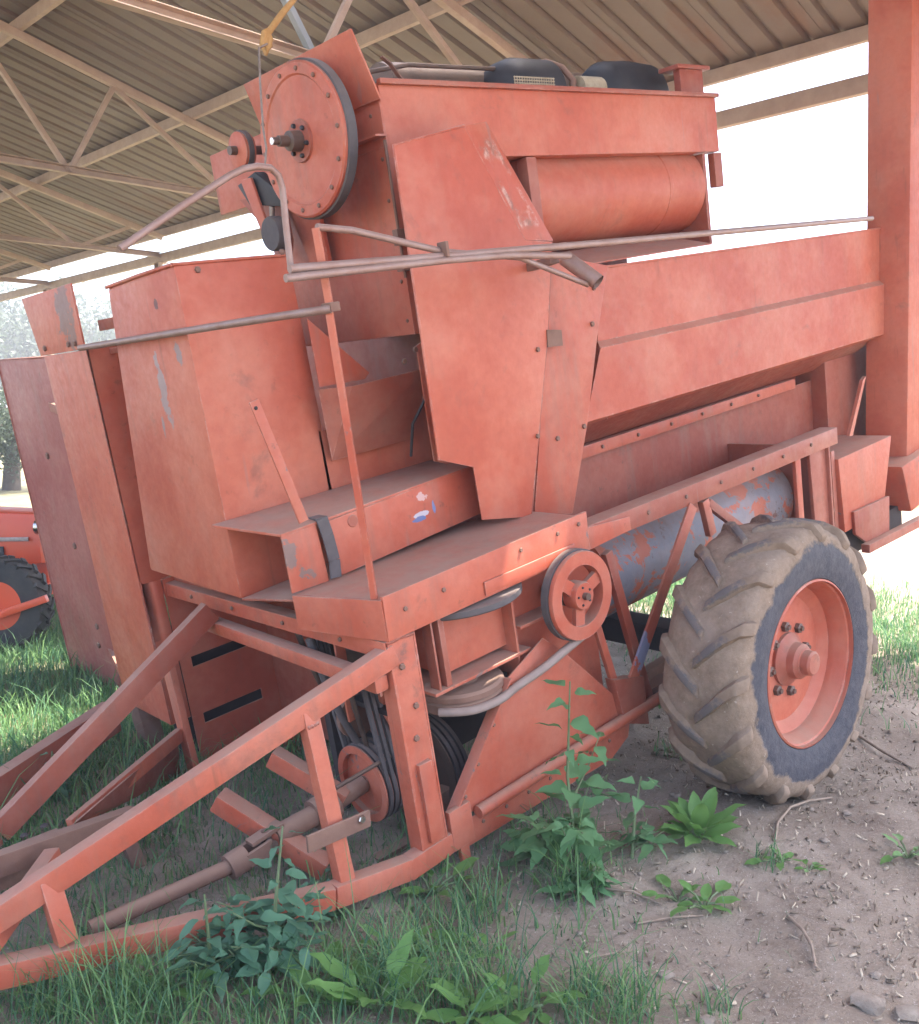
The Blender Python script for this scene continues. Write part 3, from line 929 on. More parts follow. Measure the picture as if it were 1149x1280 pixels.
# --- sheet shield in front of the tank
sh_poly = [(-1.083, 0.250, 2.155), (-0.739, 0.250, 2.219), (-0.493, 0.250, 1.797), (-0.342, 0.250, 1.781), (-0.433, 0.250, 1.418), (-0.661, 0.250, 0.725), (-0.925, 0.250, 0.782), (-0.931, 0.250, 0.991), (-1.093, 0.250, 1.054)]
shield = MP("side_shield", MB().prism(sh_poly, (0, .005, 0)), "red_paint_feeder", 0.0015)
fl1 = [(-0.739, 0.250, 2.219), (-0.582, 0.290, 2.243), (-0.315, 0.265, 1.784), (-0.493, 0.250, 1.797)]
MP("shield_flap", MB().loft(fl1, [V(p) + V((0, .005, 0)) for p in fl1]), "red_paint_clean", 0.001, parent=shield)
ed = [(-0.342, 0.250, 1.781), (-0.433, 0.250, 1.418), (-0.661, 0.250, 0.725)]
em = MB()
for a, b in zip(ed[:-1], ed[1:]):
    em.loft([V(a), V(b), V(b) + V((0, .06, 0)), V(a) + V((0, .06, 0))], [V(p) + V((.004, 0, 0)) for p in (V(a), V(b), V(b) + V((0, .06, 0)), V(a) + V((0, .06, 0)))])
MP("shield_edge", em, "red_paint_dull", 0, parent=shield)
MP("shield_clip", MB().prism([(-0.438, 0.245, 1.443), (-0.353, 0.245, 1.432), (-0.355, 0.245, 1.368), (-0.446, 0.245, 1.374)], (0, .01, 0)), "rust_steel", 0.001, parent=shield)
bolts([(-0.567, 0.249, 1.036), (-0.504, 0.249, 1.373)], '-y', 0.011, parent=shield)

# --- grain tank
post_poly = [(-0.300, 0.296, 1.733), (0.047, 0.296, 1.659), (-0.073, 0.296, 1.373), (-0.200, 0.296, 1.024), (-0.365, 0.296, 0.658), (-0.599, 0.296, 0.698)]
tp = MP("tank_post", MB().prism(post_poly, (0, .008, 0)), "red_paint", 0.002)
bolts([(-0.066, 0.295, 1.575), (-0.102, 0.295, 1.427), (-0.230, 0.295, 1.009), (-0.403, 0.295, 0.992)], '-y', 0.012, parent=tp)
prof = [(.335, 1.652, .03), (.335, 1.345, -.03), (.306, 1.318, -.05), (.306, 1.022, -.20), (.36, 1.000, -.20)]
def fold(x1, pr, t=.004):
    m = MB()
    for (a, b) in zip(pr[:-1], pr[1:]):
        dy, dz = b[0] - a[0], b[1] - a[1]
        L_ = math.hypot(dy, dz); ny_, nz_ = abs(dz / L_ * t), dy / L_ * t
        f_ = [(a[2], a[0], a[1]), (x1, a[0], a[1]), (x1, b[0], b[1]), (b[2], b[0], b[1])]
        m.loft(f_, [(p[0], p[1] + ny_, p[2] - nz_) for p in f_])
    return m
tank = MP("tank_side", fold(2.75, prof), "red_paint_clean", 0)
MP("tank_top_edge", MB().box(-.03, 2.75, .328, .37, 1.650, 1.660), "red_paint_worn", 0.003, parent=tank)
MP("tank_front", MB().prism([(-.02, .34, 1.64), (-.02, 1.02, 1.64), (-.02, .72, 1.0), (-.02, .34, 1.0)], (.006, 0, 0)), "red_paint", 0, parent=tank)
MP("tank_lid", MB().loft([(-.05, .36, 1.672), (.95, .36, 1.690), (.95, .62, 1.760), (-.05, .62, 1.742)], [(-.05, .36, 1.678), (.95, .36, 1.696), (.95, .62, 1.766), (-.05, .62, 1.748)]), "red_paint", 0.001, parent=tank)
MP("tank_slope", MB().loft([(-.25, .345, 1.012), (2.7, .345, 1.012), (2.7, .60, .86), (-.25, .60, .86)], [(-.25, .35, 1.018), (2.7, .35, 1.018), (2.7, .605, .866), (-.25, .605, .866)]), "red_paint_dull", 0)
rail = MP("tank_rail", MB().box(-.30, 2.0, .555, .60, .800, .858), "red_paint", 0.004)
bolts([(-.1 + i * .28, .554, .83) for i in range(7)], '-y', 0.010, parent=rail)
MP("tank_lower_sheet", MB().box(-.35, 2.3, .62, .628, .35, .80), "red_paint_dull", 0)

# --- under the tank: chipped drum, struts
MP("cleaning_drum", MB().lathe([(0, -.30), (.215, -.30), (.215, 1.24), (0, 1.24)], (0, .40, .33), 'x', 48), "blue_orange_paint", 0.003, 30, label="grey-blue drum with worn orange overpaint")
MP("strut", MB().beam((0.079, 0.000, 0.598), (-0.455, 0.000, -0.018), .012, .058, (1, 0, 0)), "red_paint_strut", 0.002)
MP("strut", MB().beam((0.202, 0.030, 0.591), (0.239, 0.030, 0.421), .03, .05, (1, 0, 0)), "red_paint")
MP("strut", MB().beam((0.231, 0.030, 0.572), (0.535, 0.030, 0.339), .03, .04, (1, 0, 0)), "red_paint_dull")
MP("strut", MB().beam((1.00, .02, .62), (1.0, .02, .20), .02, .05, (1, 0, 0)), "red_paint")
MP("strut", MB().beam((1.25, .05, .62), (1.27, .05, .10), .16, .02, (0, 1, 0)), "red_paint_dull")
MP("strut", MB().beam((-0.610, 0.020, 0.286), (-0.530, 0.020, -0.049), .02, .035, (1, 0, 0)), "red_paint")
MP("strut", MB().beam((-0.475, 0.040, 0.544), (-0.309, 0.040, -0.187), .03, .045, (1, 0, 0)), "red_paint_dull")
MP("strut_foot", MB().prism([(-0.574, -0.010, 0.038), (-0.387, -0.010, -0.017), (-0.385, -0.010, -0.236), (-0.537, -0.010, -0.171)], (0, .05, 0)), "red_paint_dull")
MP("lower_frame_beam", MB().beam((-.56, .07, -.17), (.9, .07, -.17), .07, .09), "rust_steel", 0.005)
MP("lower_frame_beam", MB().beam((-1.45, .30, -.24), (1.9, .30, -.24), .06, .08), "rust_steel", 0.005)
MP("axle", MB().beam((0, -.2, 0), (0, 2.6, 0), .12, .12), "black_iron", 0.006)

# --- lower side panel
pan = [(-.912, .02, .335), (-.80, .02, .23), (-.56, .02, -.035), (-.508, .02, -.16), (-1.365, .02, -.165), (-1.47, .02, -.13), (-1.12, .02, .25)]
lpn = MP("lower_side_panel", MB().prism(pan, (0, .006, 0)), "red_paint_clean", 0.001)
MP("panel_edge", MB().loft([(-1.478, .0, -.13), (-1.125, .0, .252), (-1.115, .0, .252), (-1.468, .0, -.13)], [(-1.478, .05, -.13), (-1.125, .05, .252), (-1.115, .05, .252), (-1.468, .05, -.13)]), "red_paint_worn", 0.001, parent=lpn)
MP("panel_tube", MB().tube([(-1.372, -.005, -.158), (-.50, -.005, -.150), (-.1, -.0, -.160)], .024, 12), "red_paint_worn", 0, 50, parent=lpn)
MP("panel_skirt", MB().prism([(-1.42, .015, -.275), (-.62, .015, -.30), (-.50, .015, -.25), (-.47, .015, -.165), (-1.37, .015, -.175), (-1.43, .015, -.175)], (0, .005, 0)), "red_paint", 0.001, parent=lpn)
MP("panel_bracket", MB().box(-1.50, -1.40, -.004, .02, -.25, -.10).box(-1.47, -1.43, .0, .02, -.33, -.25), "red_paint_worn", 0.003)
MP("interior_shade_back", MB().box(-1.5, -.5, .66, .70, -.30, .55), "dark_plate", 0)  # near-black inner sheet, puts the interior's shade into its colour
MP("interior_shade_roof", MB().box(-1.5, -.5, .25, .70, .20, .22), "dark_plate", 0)  # same near-black colour for the shaded interior, from above

# --- gearbox, flat pulleys and belt under the platform
gbx = MP("gear_housing", MB().box(-1.345, -1.02, .10, .40, .335, .56), "red_paint_clean", 0.004)
MP("gear_flange", MB().box(-1.44, -.96, .04, .42, .300, .312), "red_paint_worn", 0.002, parent=gbx)
MP("gear_flange", MB().box(-1.028, -1.018, .045, .42, .22, .57), "red_paint", 0.001, parent=gbx)
MP("gear_flange", MB().box(-1.375, -1.352, .05, .12, .31, .56).box(-1.41, -1.402, .05, .10, .31, .56), "red_paint_dull", 0.001, parent=gbx)
MP("gear_side_sheet", MB().box(-1.02, -.50, .12, .128, -.05, .60), "red_paint", 0)
MP("gear_ledge", MB().box(-1.01, -.78, .03, .12, .40, .412), "red_paint_worn", 0.002)
MP("flat_pulley", MB().lathe([(0, .0), (.245, .0), (.252, .006), (.252, .026), (.245, .03), (0, .03)], (-1.16, .20, .548), 'z', 56), "belt_rubber", 0, 30)
HP = V((-1.225, .16, .235))
hp = MP("belt_pulley", MB().lathe([(0, .035), (.06, .035), (.07, .028), (.150, .028), (.160, .018), (.162, .0), (.150, -.006), (.160, -.012), (.162, -.045), (.150, -.05), (0, -.05)], HP, 'z', 48), "rust_steel", 0, 30)
MP("pulley_boss", MB().lathe([(0, .07), (.03, .07), (.03, .035)], HP, 'z', 14), "greasy_steel", 0, 30, parent=hp)
MP("twisted_belt", MB().tube(smooth_pts([(-1.385, .11, .205), (-1.31, .02, .203), (-1.20, -.008, .205), (-1.10, -.0, .215), (-.98, -.025, .245), (-.85, -.045, .285), (-.72, -.055, .318)]), .0165, 8), "belt_canvas", 0, 50)
PC = V((-.775, -.06, .472))


def spoked(c, r, axis_y_w, mat, parent, name):
    """flat rim with three wide spokes and a hub"""
    m = MB()
    m.lathe([(r * .70, -.022), (r, -.022), (r + .002, -.018), (r + .002, -.004), (r * .93, 0.0), (r + .002, .004), (r + .002, .03), (r * .70, .03)], c, 'y', 48, True)
    m.lathe([(0, -.03), (r * .30, -.03), (r * .33, -.02), (r * .33, .03), (0, .03)], c, 'y', 24)
    for i in range(3):
        a = R(20 + 120 * i)
        d = V((math.cos(a), 0, math.sin(a)))
        m.beam(c + d * r * .25, c + d * r * .75, .05, .02, (0, 1, 0))
    return MP(name, m, mat, 0, 30, parent=parent)


sp = spoked(PC, .168, .05, "red_paint_clean", None, "spoked_pulley")
bolts([PC + V((.035 * math.cos(a), -.030, .035 * math.sin(a))) for a in [0.5 + 2 * math.pi * i / 5 for i in range(5)]], '-y', 0.005, 0.005, "black_iron", sp)
MP("pulley_shaft", MB().lathe([(.014, -.05), (.016, .20), (0, .2)], PC, 'y', 12), "greasy_steel", 0, 30, parent=sp)
MP("pulley_belt", MB().lathe([(.155, .0), (.176, .0), (.176, .03), (.155, .03)], PC, 'y', 48, True), "belt_rubber", 0, 30, parent=sp)
MP("pulley_bearing", MB().lathe([(0, .05), (.05, .05), (.05, .12), (0, .12)], PC, 'y', 20), "black_iron", 0, 30, parent=sp)

# --- V-belt drive and drive shaft in the drawbar frame
V1 = V((-1.525, 0.420, -0.087))


def vpulley(c, r, grooves, mat_rim, name):
    pr = [(0, -.02)]
    pr += [(r * .55, -.02), (r * .8, -.012), (r * .8, -.035), (r, -.035)]
    t = -.035
    for g in range(grooves):
        pr += [(r, t), (r, t + .006), (r * .90, t + .012), (r * .90, t + .018), (r, t + .026)]
        t += .026
    pr += [(r, t), (r * .5, t), (0, t)]
    return MP(name, MB().lathe(pr, c, 'x', 44), mat_rim, 0, 30)


vp1 = vpulley(V1, .150, 3, "red_paint_worn", "vee_pulley")
for g in range(3):
    MP("vee_belt", MB().lathe([(.137, -.020 + g * .026), (.153, -.022 + g * .026), (.153, -.006 + g * .026), (.137, -.008 + g * .026)], V1, 'x', 40, True), "belt_rubber", 0, 30, parent=vp1)
    MP("vee_belt", MB().beam(V1 + V((-.014 + g * .026, -.145, .0)), V((V1.x - .014 + g * .026, .34, .38)), .016, .014, (1, 0, 0)), "belt_rubber", 0, parent=vp1)
    MP("vee_belt", MB().beam(V1 + V((-.014 + g * .026, .10, .10)), V((V1.x - .014 + g * .026, .62, .45)), .016, .014, (1, 0, 0)), "belt_rubber", 0, parent=vp1)
V2 = V((-1.244, 0.420, -0.150))
vp2 = vpulley(V2, .205, 3, "greasy_steel", "vee_pulley")
for g in range(3):
    MP("vee_belt", MB().lathe([(.19, -.020 + g * .026), (.209, -.022 + g * .026), (.209, -.006 + g * .026), (.19, -.008 + g * .026)], V2, 'x', 44, True), "belt_rubber", 0, 30, parent=vp2)
V3 = V((-1.45, .48, .42))
vp3 = vpulley(V3, .14, 3, "greasy_steel", "vee_pulley")
MP("drive_case", MB().box(-1.42, -1.2, .42, .65, .02, .22), "red_paint_dull", 0.012)
MP("drive_bearing", MB().box(-1.50, -1.42, .34, .56, -.03, .04).lathe([(0, -.05), (.055, -.05), (.055, .05), (0, .05)], (-1.46, .45, -.05), 'x', 20), "black_iron", 0.004)
MP("drive_shaft", MB().tube([V1 + V((-.03, 0, 0)), V2], .028, 14), "rust_steel", 0, 50)
MP("inner_hanger", MB().beam((-1.40, .30, .53), (-1.36, .42, .02), .02, .05, (1, 0, 0)).beam((-1.48, .38, .52), (-1.28, .55, .05), .015, .03, (1, 0, 0)), "red_paint_worn", 0.002)
MP("inner_hook", MB().tube([(-1.52, .25, .50), (-1.50, .22, .40), (-1.46, .24, .34), (-1.42, .28, .37), (-1.42, .30, .48)], .016, 8), "red_paint_worn", 0, 60)
MP("tension_rod", MB().tube([(-1.742, 0.300, 0.021), (-1.428, 0.300, 0.034)], .008, 8), "greasy_steel", 0, 60)
MP("inner_rod", MB().tube([(-1.63, .30, .44), (-1.50, .42, -.02)], .010, 8).tube([(-1.60, .42, .44), (-1.45, .55, .0)], .008, 8), "greasy_steel", 0, 60)
for i, (a_, b_, c_) in enumerate((((-1.62, .50, .50), (-1.58, .46, .22), (-1.50, .44, -.02)), ((-1.60, .62, .52), (-1.52, .60, .20), (-1.40, .50, .0)), ((-1.55, .20, .54), (-1.53, .22, .36), (-1.46, .34, .22)), ((-1.50, .75, .50), (-1.42, .66, .25), (-1.36, .60, .05)))):
    MP("hanging_hose", MB().tube(smooth_pts([a_, b_, c_]), .012 if i % 2 else .016, 8), ("belt_rubber", "greasy_steel", "red_paint_worn", "rust_steel")[i], 0, 60)
MP("inner_lever", MB().beam((-1.60, .34, .54), (-1.56, .40, .18), .012, .04, (1, 0, 0)), "red_paint_worn", 0.002)
MP("inner_bracket", MB().prism([(-1.50, .28, .20), (-1.36, .28, .24), (-1.34, .28, .10), (-1.44, .28, .04)], (0, .012, 0)), "red_paint_worn", 0.002)
MP("inner_chain_guard", MB().lathe([(.10, -.03), (.115, -.03), (.115, .03), (.10, .03)], (-1.40, .55, .16), 'y', 28, True), "greasy_steel", 0, 40)
MP("inner_sprocket", MB().lathe([(0, -.012), (.085, -.012), (.085, .012), (0, .012)], (-1.48, .50, .14), 'y', 18), "rust_steel", 0.002, 20)
MP("inner_back_sheet", MB().box(-1.20, -1.19, .45, 1.60, -.28, .60), "red_paint_dull", 0)
MP("inner_beam", MB().beam((-1.796, 0.620, 0.079), (-1.654, 0.400, -0.101), .06, .07), "red_paint_worn", 0.005)
MP("inner_beam", MB().beam((-2.044, 0.600, 0.032), (-1.839, 0.300, -0.243), .07, .07), "red_paint_worn", 0.006)
MP("inner_beam", MB().beam((-1.650, 0.280, -0.322), (-1.256, 0.280, -0.334), .05, .05), "rust_steel", 0.005)
pts_sh = [(-2.604, 0.420, -0.080), (-2.115, 0.420, -0.125)]
MP("pto_shaft", MB().tube(pts_sh, .026, 16), "rust_steel", 0, 50)
Y1 = V((-2.115, 0.420, -0.125)); Y2 = V((-1.976, 0.420, -0.110)); Y3 = V((-1.773, 0.420, -0.107)); Y4 = V((-1.690, 0.420, -0.100))
d12 = (Y2 - Y1).normalized()
uj = MP("universal_joint", MB().tube([Y1 - d12 * .02, Y1 + d12 * .05], .045, 18), "rust_steel", 0.002, 40)
for s_ in (-1, 1):
    MP("yoke_ear", MB().beam(Y1 + d12 * .04 + V((0, .035 * s_, 0)), Y2 + V((0, .035 * s_, 0)), .016, .05), "rust_steel", 0.004, parent=uj)
    MP("yoke_ear", MB().beam(Y1 + d12 * .07 + V((0, 0, .036 * s_)), Y2 + d12 * .06 + V((0, 0, .036 * s_)), .05, .016), "rust_steel", 0.004, parent=uj)
MP("joint_cross", MB().tube([Y2 + V((0, -.045, 0)), Y2 + V((0, .045, 0))], .016, 10).tube([Y2 + V((0, 0, -.045)), Y2 + V((0, 0, .045))], .016, 10), "greasy_steel", 0, 50, parent=uj)
MP("joint_sleeve", MB().tube([Y2 + d12 * .03, Y3], .038, 18).tube([Y3 - d12 * .01, Y4], .058, 20).tube([Y4, V1 + V((-.03, 0, 0))], .036, 16), "rust_steel", 0.002, 40, parent=uj)
bolts([Y3 + V((0.02, -.03, .055))], 'z', 0.007, 0.01, "bright_steel", uj)
MP("foot_plate", MB().beam((-2.051, 0.000, 0.070), (-1.815, 0.000, 0.043), .012, .055, (0, 0, 1)), "rust_steel", 0.003)
bolts([(-1.850, -0.008, 0.058)], '-y', 0.014, 0.008, "bright_steel", name="plate_bolt")

# --- wheels
TY = -.385
tprof = [(.338, -.150), (.345, -.172), (.40, -.187), (.46, -.190), (.505, -.180), (.535, -.160), (.548, -.12), (.553, -.06), (.555, 0),
         (.553, .06), (.548, .12), (.535, .160), (.505, .180), (.46, .190), (.40, .187), (.345, .172), (.338, .150)]
tme = MB().lathe(tprof, (0, 0, 0), 'y', 128, True).mesh("tyre", 0, 50)
for v in tme.vertices:      # caked mud is uneven
    x_, y_, z_ = v.co
    rr = math.hypot(x_, z_)
    if rr > .45:
        an = math.atan2(z_, x_)
        f = 1 + (rr - .45) / .1 * (.009 * math.sin(9 * an + 14 * y_) + .007 * math.sin(23 * an - 31 * y_) + .005 * math.sin(41 * an + 52 * y_))
        v.co.x *= f; v.co.z *= f


def lug(side):
    """one tread bar, from just past the centre line to down over the shoulder"""
    path = [(.552, -.012, 0.0), (.553, .05, .055), (.549, .105, .110), (.537, .150, .155), (.512, .176, .172), (.490, .184, .180)]
    hh = [.020, .028, .033, .034, .024, .003]
    wd = [.050, .056, .062, .070, .074, .06]
    vs = []; fs = []
    for (r, y, a_), h, w_ in zip(path, hh, wd):
        nd = {0: (1, 0), 1: (1, 0), 2: (.95, .2), 3: (.75, .6), 4: (.3, .95), 5: (0, 1)}[path.index((r, y, a_))]
        for (dr, dw) in ((-.012, -.5), (1, -.36), (1, .36), (-.012, .5)):
            ht = h if dr == 1 else dr
            rr = r + nd[0] * ht
            yy = (y + nd[1] * ht) * side
            ang = (a_ + dw * w_) / .55
            vs.append((rr * math.sin(ang), yy, rr * math.cos(ang)))
    n = len(path)
    for i in range(n - 1):
        for k_ in range(3):
            a = i * 4 + k_
            fs.append((a, a + 1, a + 5, a + 4))
    fs += [(0, 3, 2, 1), (4 * n - 4, 4 * n - 3, 4 * n - 2, 4 * n - 1)]
    return MB().add(vs, fs).mesh("tread_lug", .010)


lug_a, lug_b = lug(-1), lug(1)
rimprof = [(.333, -.176), (.341, -.172), (.341, -.160), (.326, -.152), (.318, -.13), (.305, -.105), (.302, -.080), (.272, -.062), (.258, -.050), (.235, -.050), (.20, -.056), (.09, -.056), (0, -.056),
           (0, -.046), (.20, -.046), (.26, -.03), (.29, -.06), (.302, .035), (.310, .10), (.325, .150), (.341, .160), (.341, .172)]
rme = MB().lathe(rimprof, (0, 0, 0), 'y', 64, True).mesh("wheel_rim", 0, 30)
hme = MB().lathe([(.110, -.050), (.110, -.070), (.088, -.082), (.076, -.095), (.072, -.125), (.064, -.132), (.060, -.140), (.052, -.142), (.050, -.172), (.042, -.180), (.0, -.180)], (0, 0, 0), 'y', 24).mesh("wheel_hub", 0, 30)


def wheel(y, flip):
    rot = (0, 0.3, R(180) if flip else 0)
    t = obj("tyre", tme, "muddy_tyre", mac)
    t.location = (0, y, 0); t.rotation_euler = rot
    t["label"] = "mud caked ribbed rubber tyre"
    for i in range(16):
        for me, off in ((lug_a, 0), (lug_b, 0.5)):
            o = obj("tread_lug", me, "muddy_lug", t)
            o.rotation_euler = (0, 2 * math.pi * (i + off) / 16, 0)
    r_ = obj("wheel_rim", rme, "red_paint_clean", mac)
    r_.location = (0, y, 0); r_.rotation_euler = rot
    obj("wheel_hub", hme, "red_paint_dull", r_)
    for i in range(8):
        a = 2 * math.pi * (i + .4) / 8
        o = obj("wheel_nut", MB_NUT, "greasy_steel", r_)
        o.location = (.140 * math.cos(a), -.055, .140 * math.sin(a))
        o.rotation_euler = (R(90), 0, 0)


MB_NUT = MB().lathe([(0, .030), (.011, .030), (.013, .022), (.022, .018), (.022, 0), (0, 0)], (0, 0, 0), 'z', 6).mesh("wheel_nut", 0)
wheel(TY, False)
wheel(2.72, True)

# --- rear: discharge box, tall chute, axle stay
MP("rear_plate", MB().box(1.33, 1.345, .02, .70, -.05, .60), "red_paint_dull")
MP("rear_side_sheet", MB().box(1.345, 1.64, .30, .308, .0, .58), "red_paint_dull", 0)
MP("rear_cross_plate", MB().box(1.62, 1.66, .16, .80, .0, .50), "red_paint_dull")
MP("rear_hood", MB().box(2.30, 3.3, .52, .72, .15, 1.40), "red_paint_dull", 0.006)
MP("discharge_box", MB().loft([(1.69, .14, .02), (2.17, .14, .02), (2.17, .55, .02), (1.69, .55, .02)], [(1.66, .14, .45), (2.32, .14, .45), (2.32, .55, .45), (1.66, .55, .45)]), "red_paint", 0.004)
MP("discharge_guard", MB().prism([(2.166, 0.200, 0.833), (2.124, 0.200, 0.817), (1.923, 0.200, 0.527), (1.961, 0.200, 0.519)], (0, .02, 0)), "red_paint", 0)
MP("rear_floor", MB().box(1.3, 2.5, .18, 2.2, -.16, -.02), "dark_plate", 0.004)
c0, c1 = V((2.514, 0.420, 0.066)), V((2.919, 0.420, 3.253))
ring = lambda c: [c, c + V((.75, 0, 0)), c + V((.75, -.26, 0)), c + V((.03, -.26, 0))]
MP("tall_chute", MB().loft(ring(c0), ring(c1)), "red_paint_clean", 0.03, 40)
MP("chute_shoe", MB().loft([(2.36, .10, .25), (3.0, .10, .30), (3.0, .55, .30), (2.36, .55, .25)], [(2.46, .10, -.06), (2.85, .10, -.02), (2.85, .55, -.02), (2.46, .55, -.06)]), "red_paint", 0.02)
MP("axle_stay", MB().beam((1.836, 0.100, -0.114), (2.686, 0.100, -0.148), .05, .05), "red_paint_dull")
MP("stay_plate", MB().prism([(1.768, 0.120, 0.121), (2.213, 0.120, 0.104), (2.187, 0.120, -0.147), (1.977, 0.120, -0.147), (1.772, 0.120, -0.012)], (0, .02, 0)), "red_paint_dull")

# --- hand rails and control rods
rp = MP("rail_post", MB().tube([(-1.631, 0.030, 0.725), (-1.636, 0.000, 1.645)], .015, 4).tube([(-1.631, 0.000, 1.639), (-1.640, -0.010, 1.875)], .015, 4), "red_paint_worn", 0, 30)
MP("rail_clamp", MB().box(-1.648, -1.612, -.028, .022, 1.632, 1.660), "rust_steel", 0.004, parent=rp)
MP("front_rail", MB().tube([(-1.642, -0.020, 1.641), (-1.750, 0.138, 1.642), (-1.782, 0.275, 1.642), (-1.790, 1.576, 1.642)], .0125, 12), "steel_pipe", 0, 50)
MP("rail_brace", MB().tube([(-1.636, -0.010, 1.877), (-1.512, -0.010, 1.860), (-1.189, -0.020, 1.775)], .011, 10).tube([(-1.189, -0.020, 1.773), (-0.818, -0.020, 1.722), (-0.485, -0.030, 1.595)], .010, 10), "steel_pipe", 0, 50)
MP("long_rail", MB().tube([(-1.767, -0.030, 1.767), (-1.160, -0.030, 1.754), (-0.342, -0.030, 1.739), (0.863, -0.030, 1.721), (2.185, 0.130, 1.712)], .013, 12), "steel_pipe", 0, 50)
MP("long_rail", MB().tube([(-1.792, -0.040, 1.742), (-1.172, -0.040, 1.741), (-0.876, -0.040, 1.733), (-0.569, -0.030, 1.707)], .012, 12), "steel_pipe", 0, 50)
MP("rail_tie", MB().box(-1.185, -1.172, -.056, -.010, 1.750, 1.800), "rust_steel", 0.004)
e0, e1 = V((-0.494, 0.060, 1.706)), V((-0.460, -0.060, 1.598))
MP("rail_socket", MB().tube([e0, e1], .030, 16, False).tube([e1, e0], .024, 16, False), "steel_pipe", 0, 50)
MP("rail_socket_bracket", MB().beam(e0 + V((0, .05, 0)), e0 + V((.02, .26, -.02)), .05, .03), "rust_steel", 0.003)
MP("control_rod", MB().tube([(-2.237, 0.000, 1.862), (-2.037, 0.000, 1.960), (-1.882, 0.000, 2.031), (-1.836, 0.000, 2.047), (-1.792, 0.000, 2.052), (-1.751, 0.000, 2.047), (-1.729, 0.000, 2.027), (-1.723, 0.000, 1.992), (-1.734, 0.000, 1.882), (-1.743, 0.000, 1.764)], .010, 10), "steel_pipe", 0, 60)

# --- rows of fasteners and rolled sheet edges
bolts([(-.911, .56 + .15 * i, 2.32) for i in range(5)] + [(-.911, .53, 1.56 + .15 * i) for i in range(5)], '-x', 0.008, 0.005, "rust_steel")
bolts([(-1.34 + .12 * i, .014, -.215) for i in range(7)], '-y', 0.008, 0.005, "rust_steel", lpn)
bolts([(-1.10 + .03 * i, .018, .215 - .0 * i) for i in range(1)] + [(-1.40, .018, -.09), (-1.32, .018, -.0), (-1.22, .018, .11)], '-y', 0.008, 0.005, "rust_steel", lpn)
bolts([(-1.55, -.016, .67), (-1.38, -.016, .68), (-1.0, -.016, .71), (-.80, -.016, .715), (-.68, -.016, .72)], '-y', 0.009, 0.005, "rust_steel", deck)
bolts([(-.5 + .27 * i, .001, .648) for i in range(7)], '-y', 0.010, 0.006, "rust_steel", sb)
MP("feeder_hem", MB().tube([(-1.757, .692, 1.866), (-1.757, .97, 1.861), (-1.757, 1.260, 1.850)], .007, 8).tube([(-1.757, .692, 1.866), (-1.5, .689, 1.864), (-1.292, .689, 1.861)], .006, 8), "red_paint_feeder", 0, 60, parent=fbx)
MP("shield_hem", MB().tube([sh_poly[8 - 0], sh_poly[0], sh_poly[1]], .005, 8), "red_paint_clean", 0, 60, parent=shield)
MP("panel_hem", MB().tube([pl4[1], pl4[2], pl4[3]], .007, 8), "red_paint_panel_shade", 0, 60, parent=lp)
for i, (a_, b_) in enumerate((((-1.752, 1.603, .40), (-1.752, 1.603, .62)), ((-1.63, .001, .575), (-1.52, .001, .575)), ((-1.67, .03, .487), (-1.67, .03, .40)), ((-1.90, .06, .395), (-1.94, .06, .395)), ((-1.905, .055, -.10), (-1.955, .055, -.10)))):
    n_ = 9
    pts = [V(a_).lerp(V(b_), t / n_) + V((random.uniform(-.002, .002), random.uniform(-.002, .002), random.uniform(-.002, .002))) for t in range(n_ + 1)]
    MP("weld_bead", MB().tube(pts, .006, 6, True, [random.uniform(.0045, .0075) for _ in pts]), "red_paint_dull", 0, 60)

# ------------------------------------------------------------------ rope and wire hanging from the roof
rope = MB().tube([(2.12, 3.22, 5.70), (2.034, 3.120, 3.125), (1.963, 3.120, 3.040), (1.908, 3.120, 2.966), (1.890, 3.120, 2.929), (1.895, 3.120, 2.892), (1.909, 3.120, 2.917), (1.898, 3.120, 2.969)], .012, 8).tube([(1.891, 3.120, 2.962), (1.880, 3.120, 2.918), (1.891, 3.120, 2.891), (1.913, 3.120, 2.940), (1.895, 3.120, 2.974)], .012, 8)
tag(obj("rope", rope.mesh("rope", 0, 60), "rope_yellow"), "frayed yellow rope knotted over a pale roof truss bar above the disc", "rope")
wire = MB().tube([(1.875, 3.080, 2.906), (1.824, 3.050, 2.872), (1.793, 3.000, 2.746), (1.769, 2.950, 2.571), (1.761, 2.920, 2.498), (1.740, 2.900, 2.420)], .004, 6)
tag(obj("hanging_wire", wire.mesh("hanging_wire", 0, 60), "wire"), "thin pale wire hanging from the roof down past the big disc", "wire")

# ------------------------------------------------------------------ tractor beyond the machine on the left
tr = empty("red_tractor", (2.532, 7.528, 0.0), (0, 0, R(-46)))   # local x: forwards
tag(tr, "bright red tractor parked behind the harvester, front wheel showing", "tractor")
TP = lambda name, mb, mat="tractor_red", bevel=0.006, smooth=None, parent=None: part(name, mb, mat, parent or tr, bevel, smooth)
hood = TP("hood", MB().loft([(-1.7, -.25, .52), (.03, -.22, .52), (.03, .22, .52), (-1.7, .25, .52)], [(-1.7, -.23, .98), (.0, -.19, .90), (.0, .19, .90), (-1.7, .23, .98)]), bevel=0.03)
TP("grille", MB().box(.02, .045, -.16, .16, .58, .86), "black_iron", parent=hood)
TP("headlight", MB().lathe([(0, .02), (.05, .02), (.055, 0), (.055, -.03), (0, -.03)], (.02, -.19, .80), 'x', 18), "bright_steel", 0, 40, parent=hood)
TP("hood_stripe", MB().box(-1.2, -.05, -.249, -.236, .70, .73), "bare_steel", 0.002, parent=hood)
TP("hood_vent", MB().box(-.62, -.25, -.243, -.232, .58, .66), "black_iron", 0.002, parent=hood)
TP("front_bolster", MB().box(-.55, .02, -.12, .12, .34, .52), bevel=0.02)
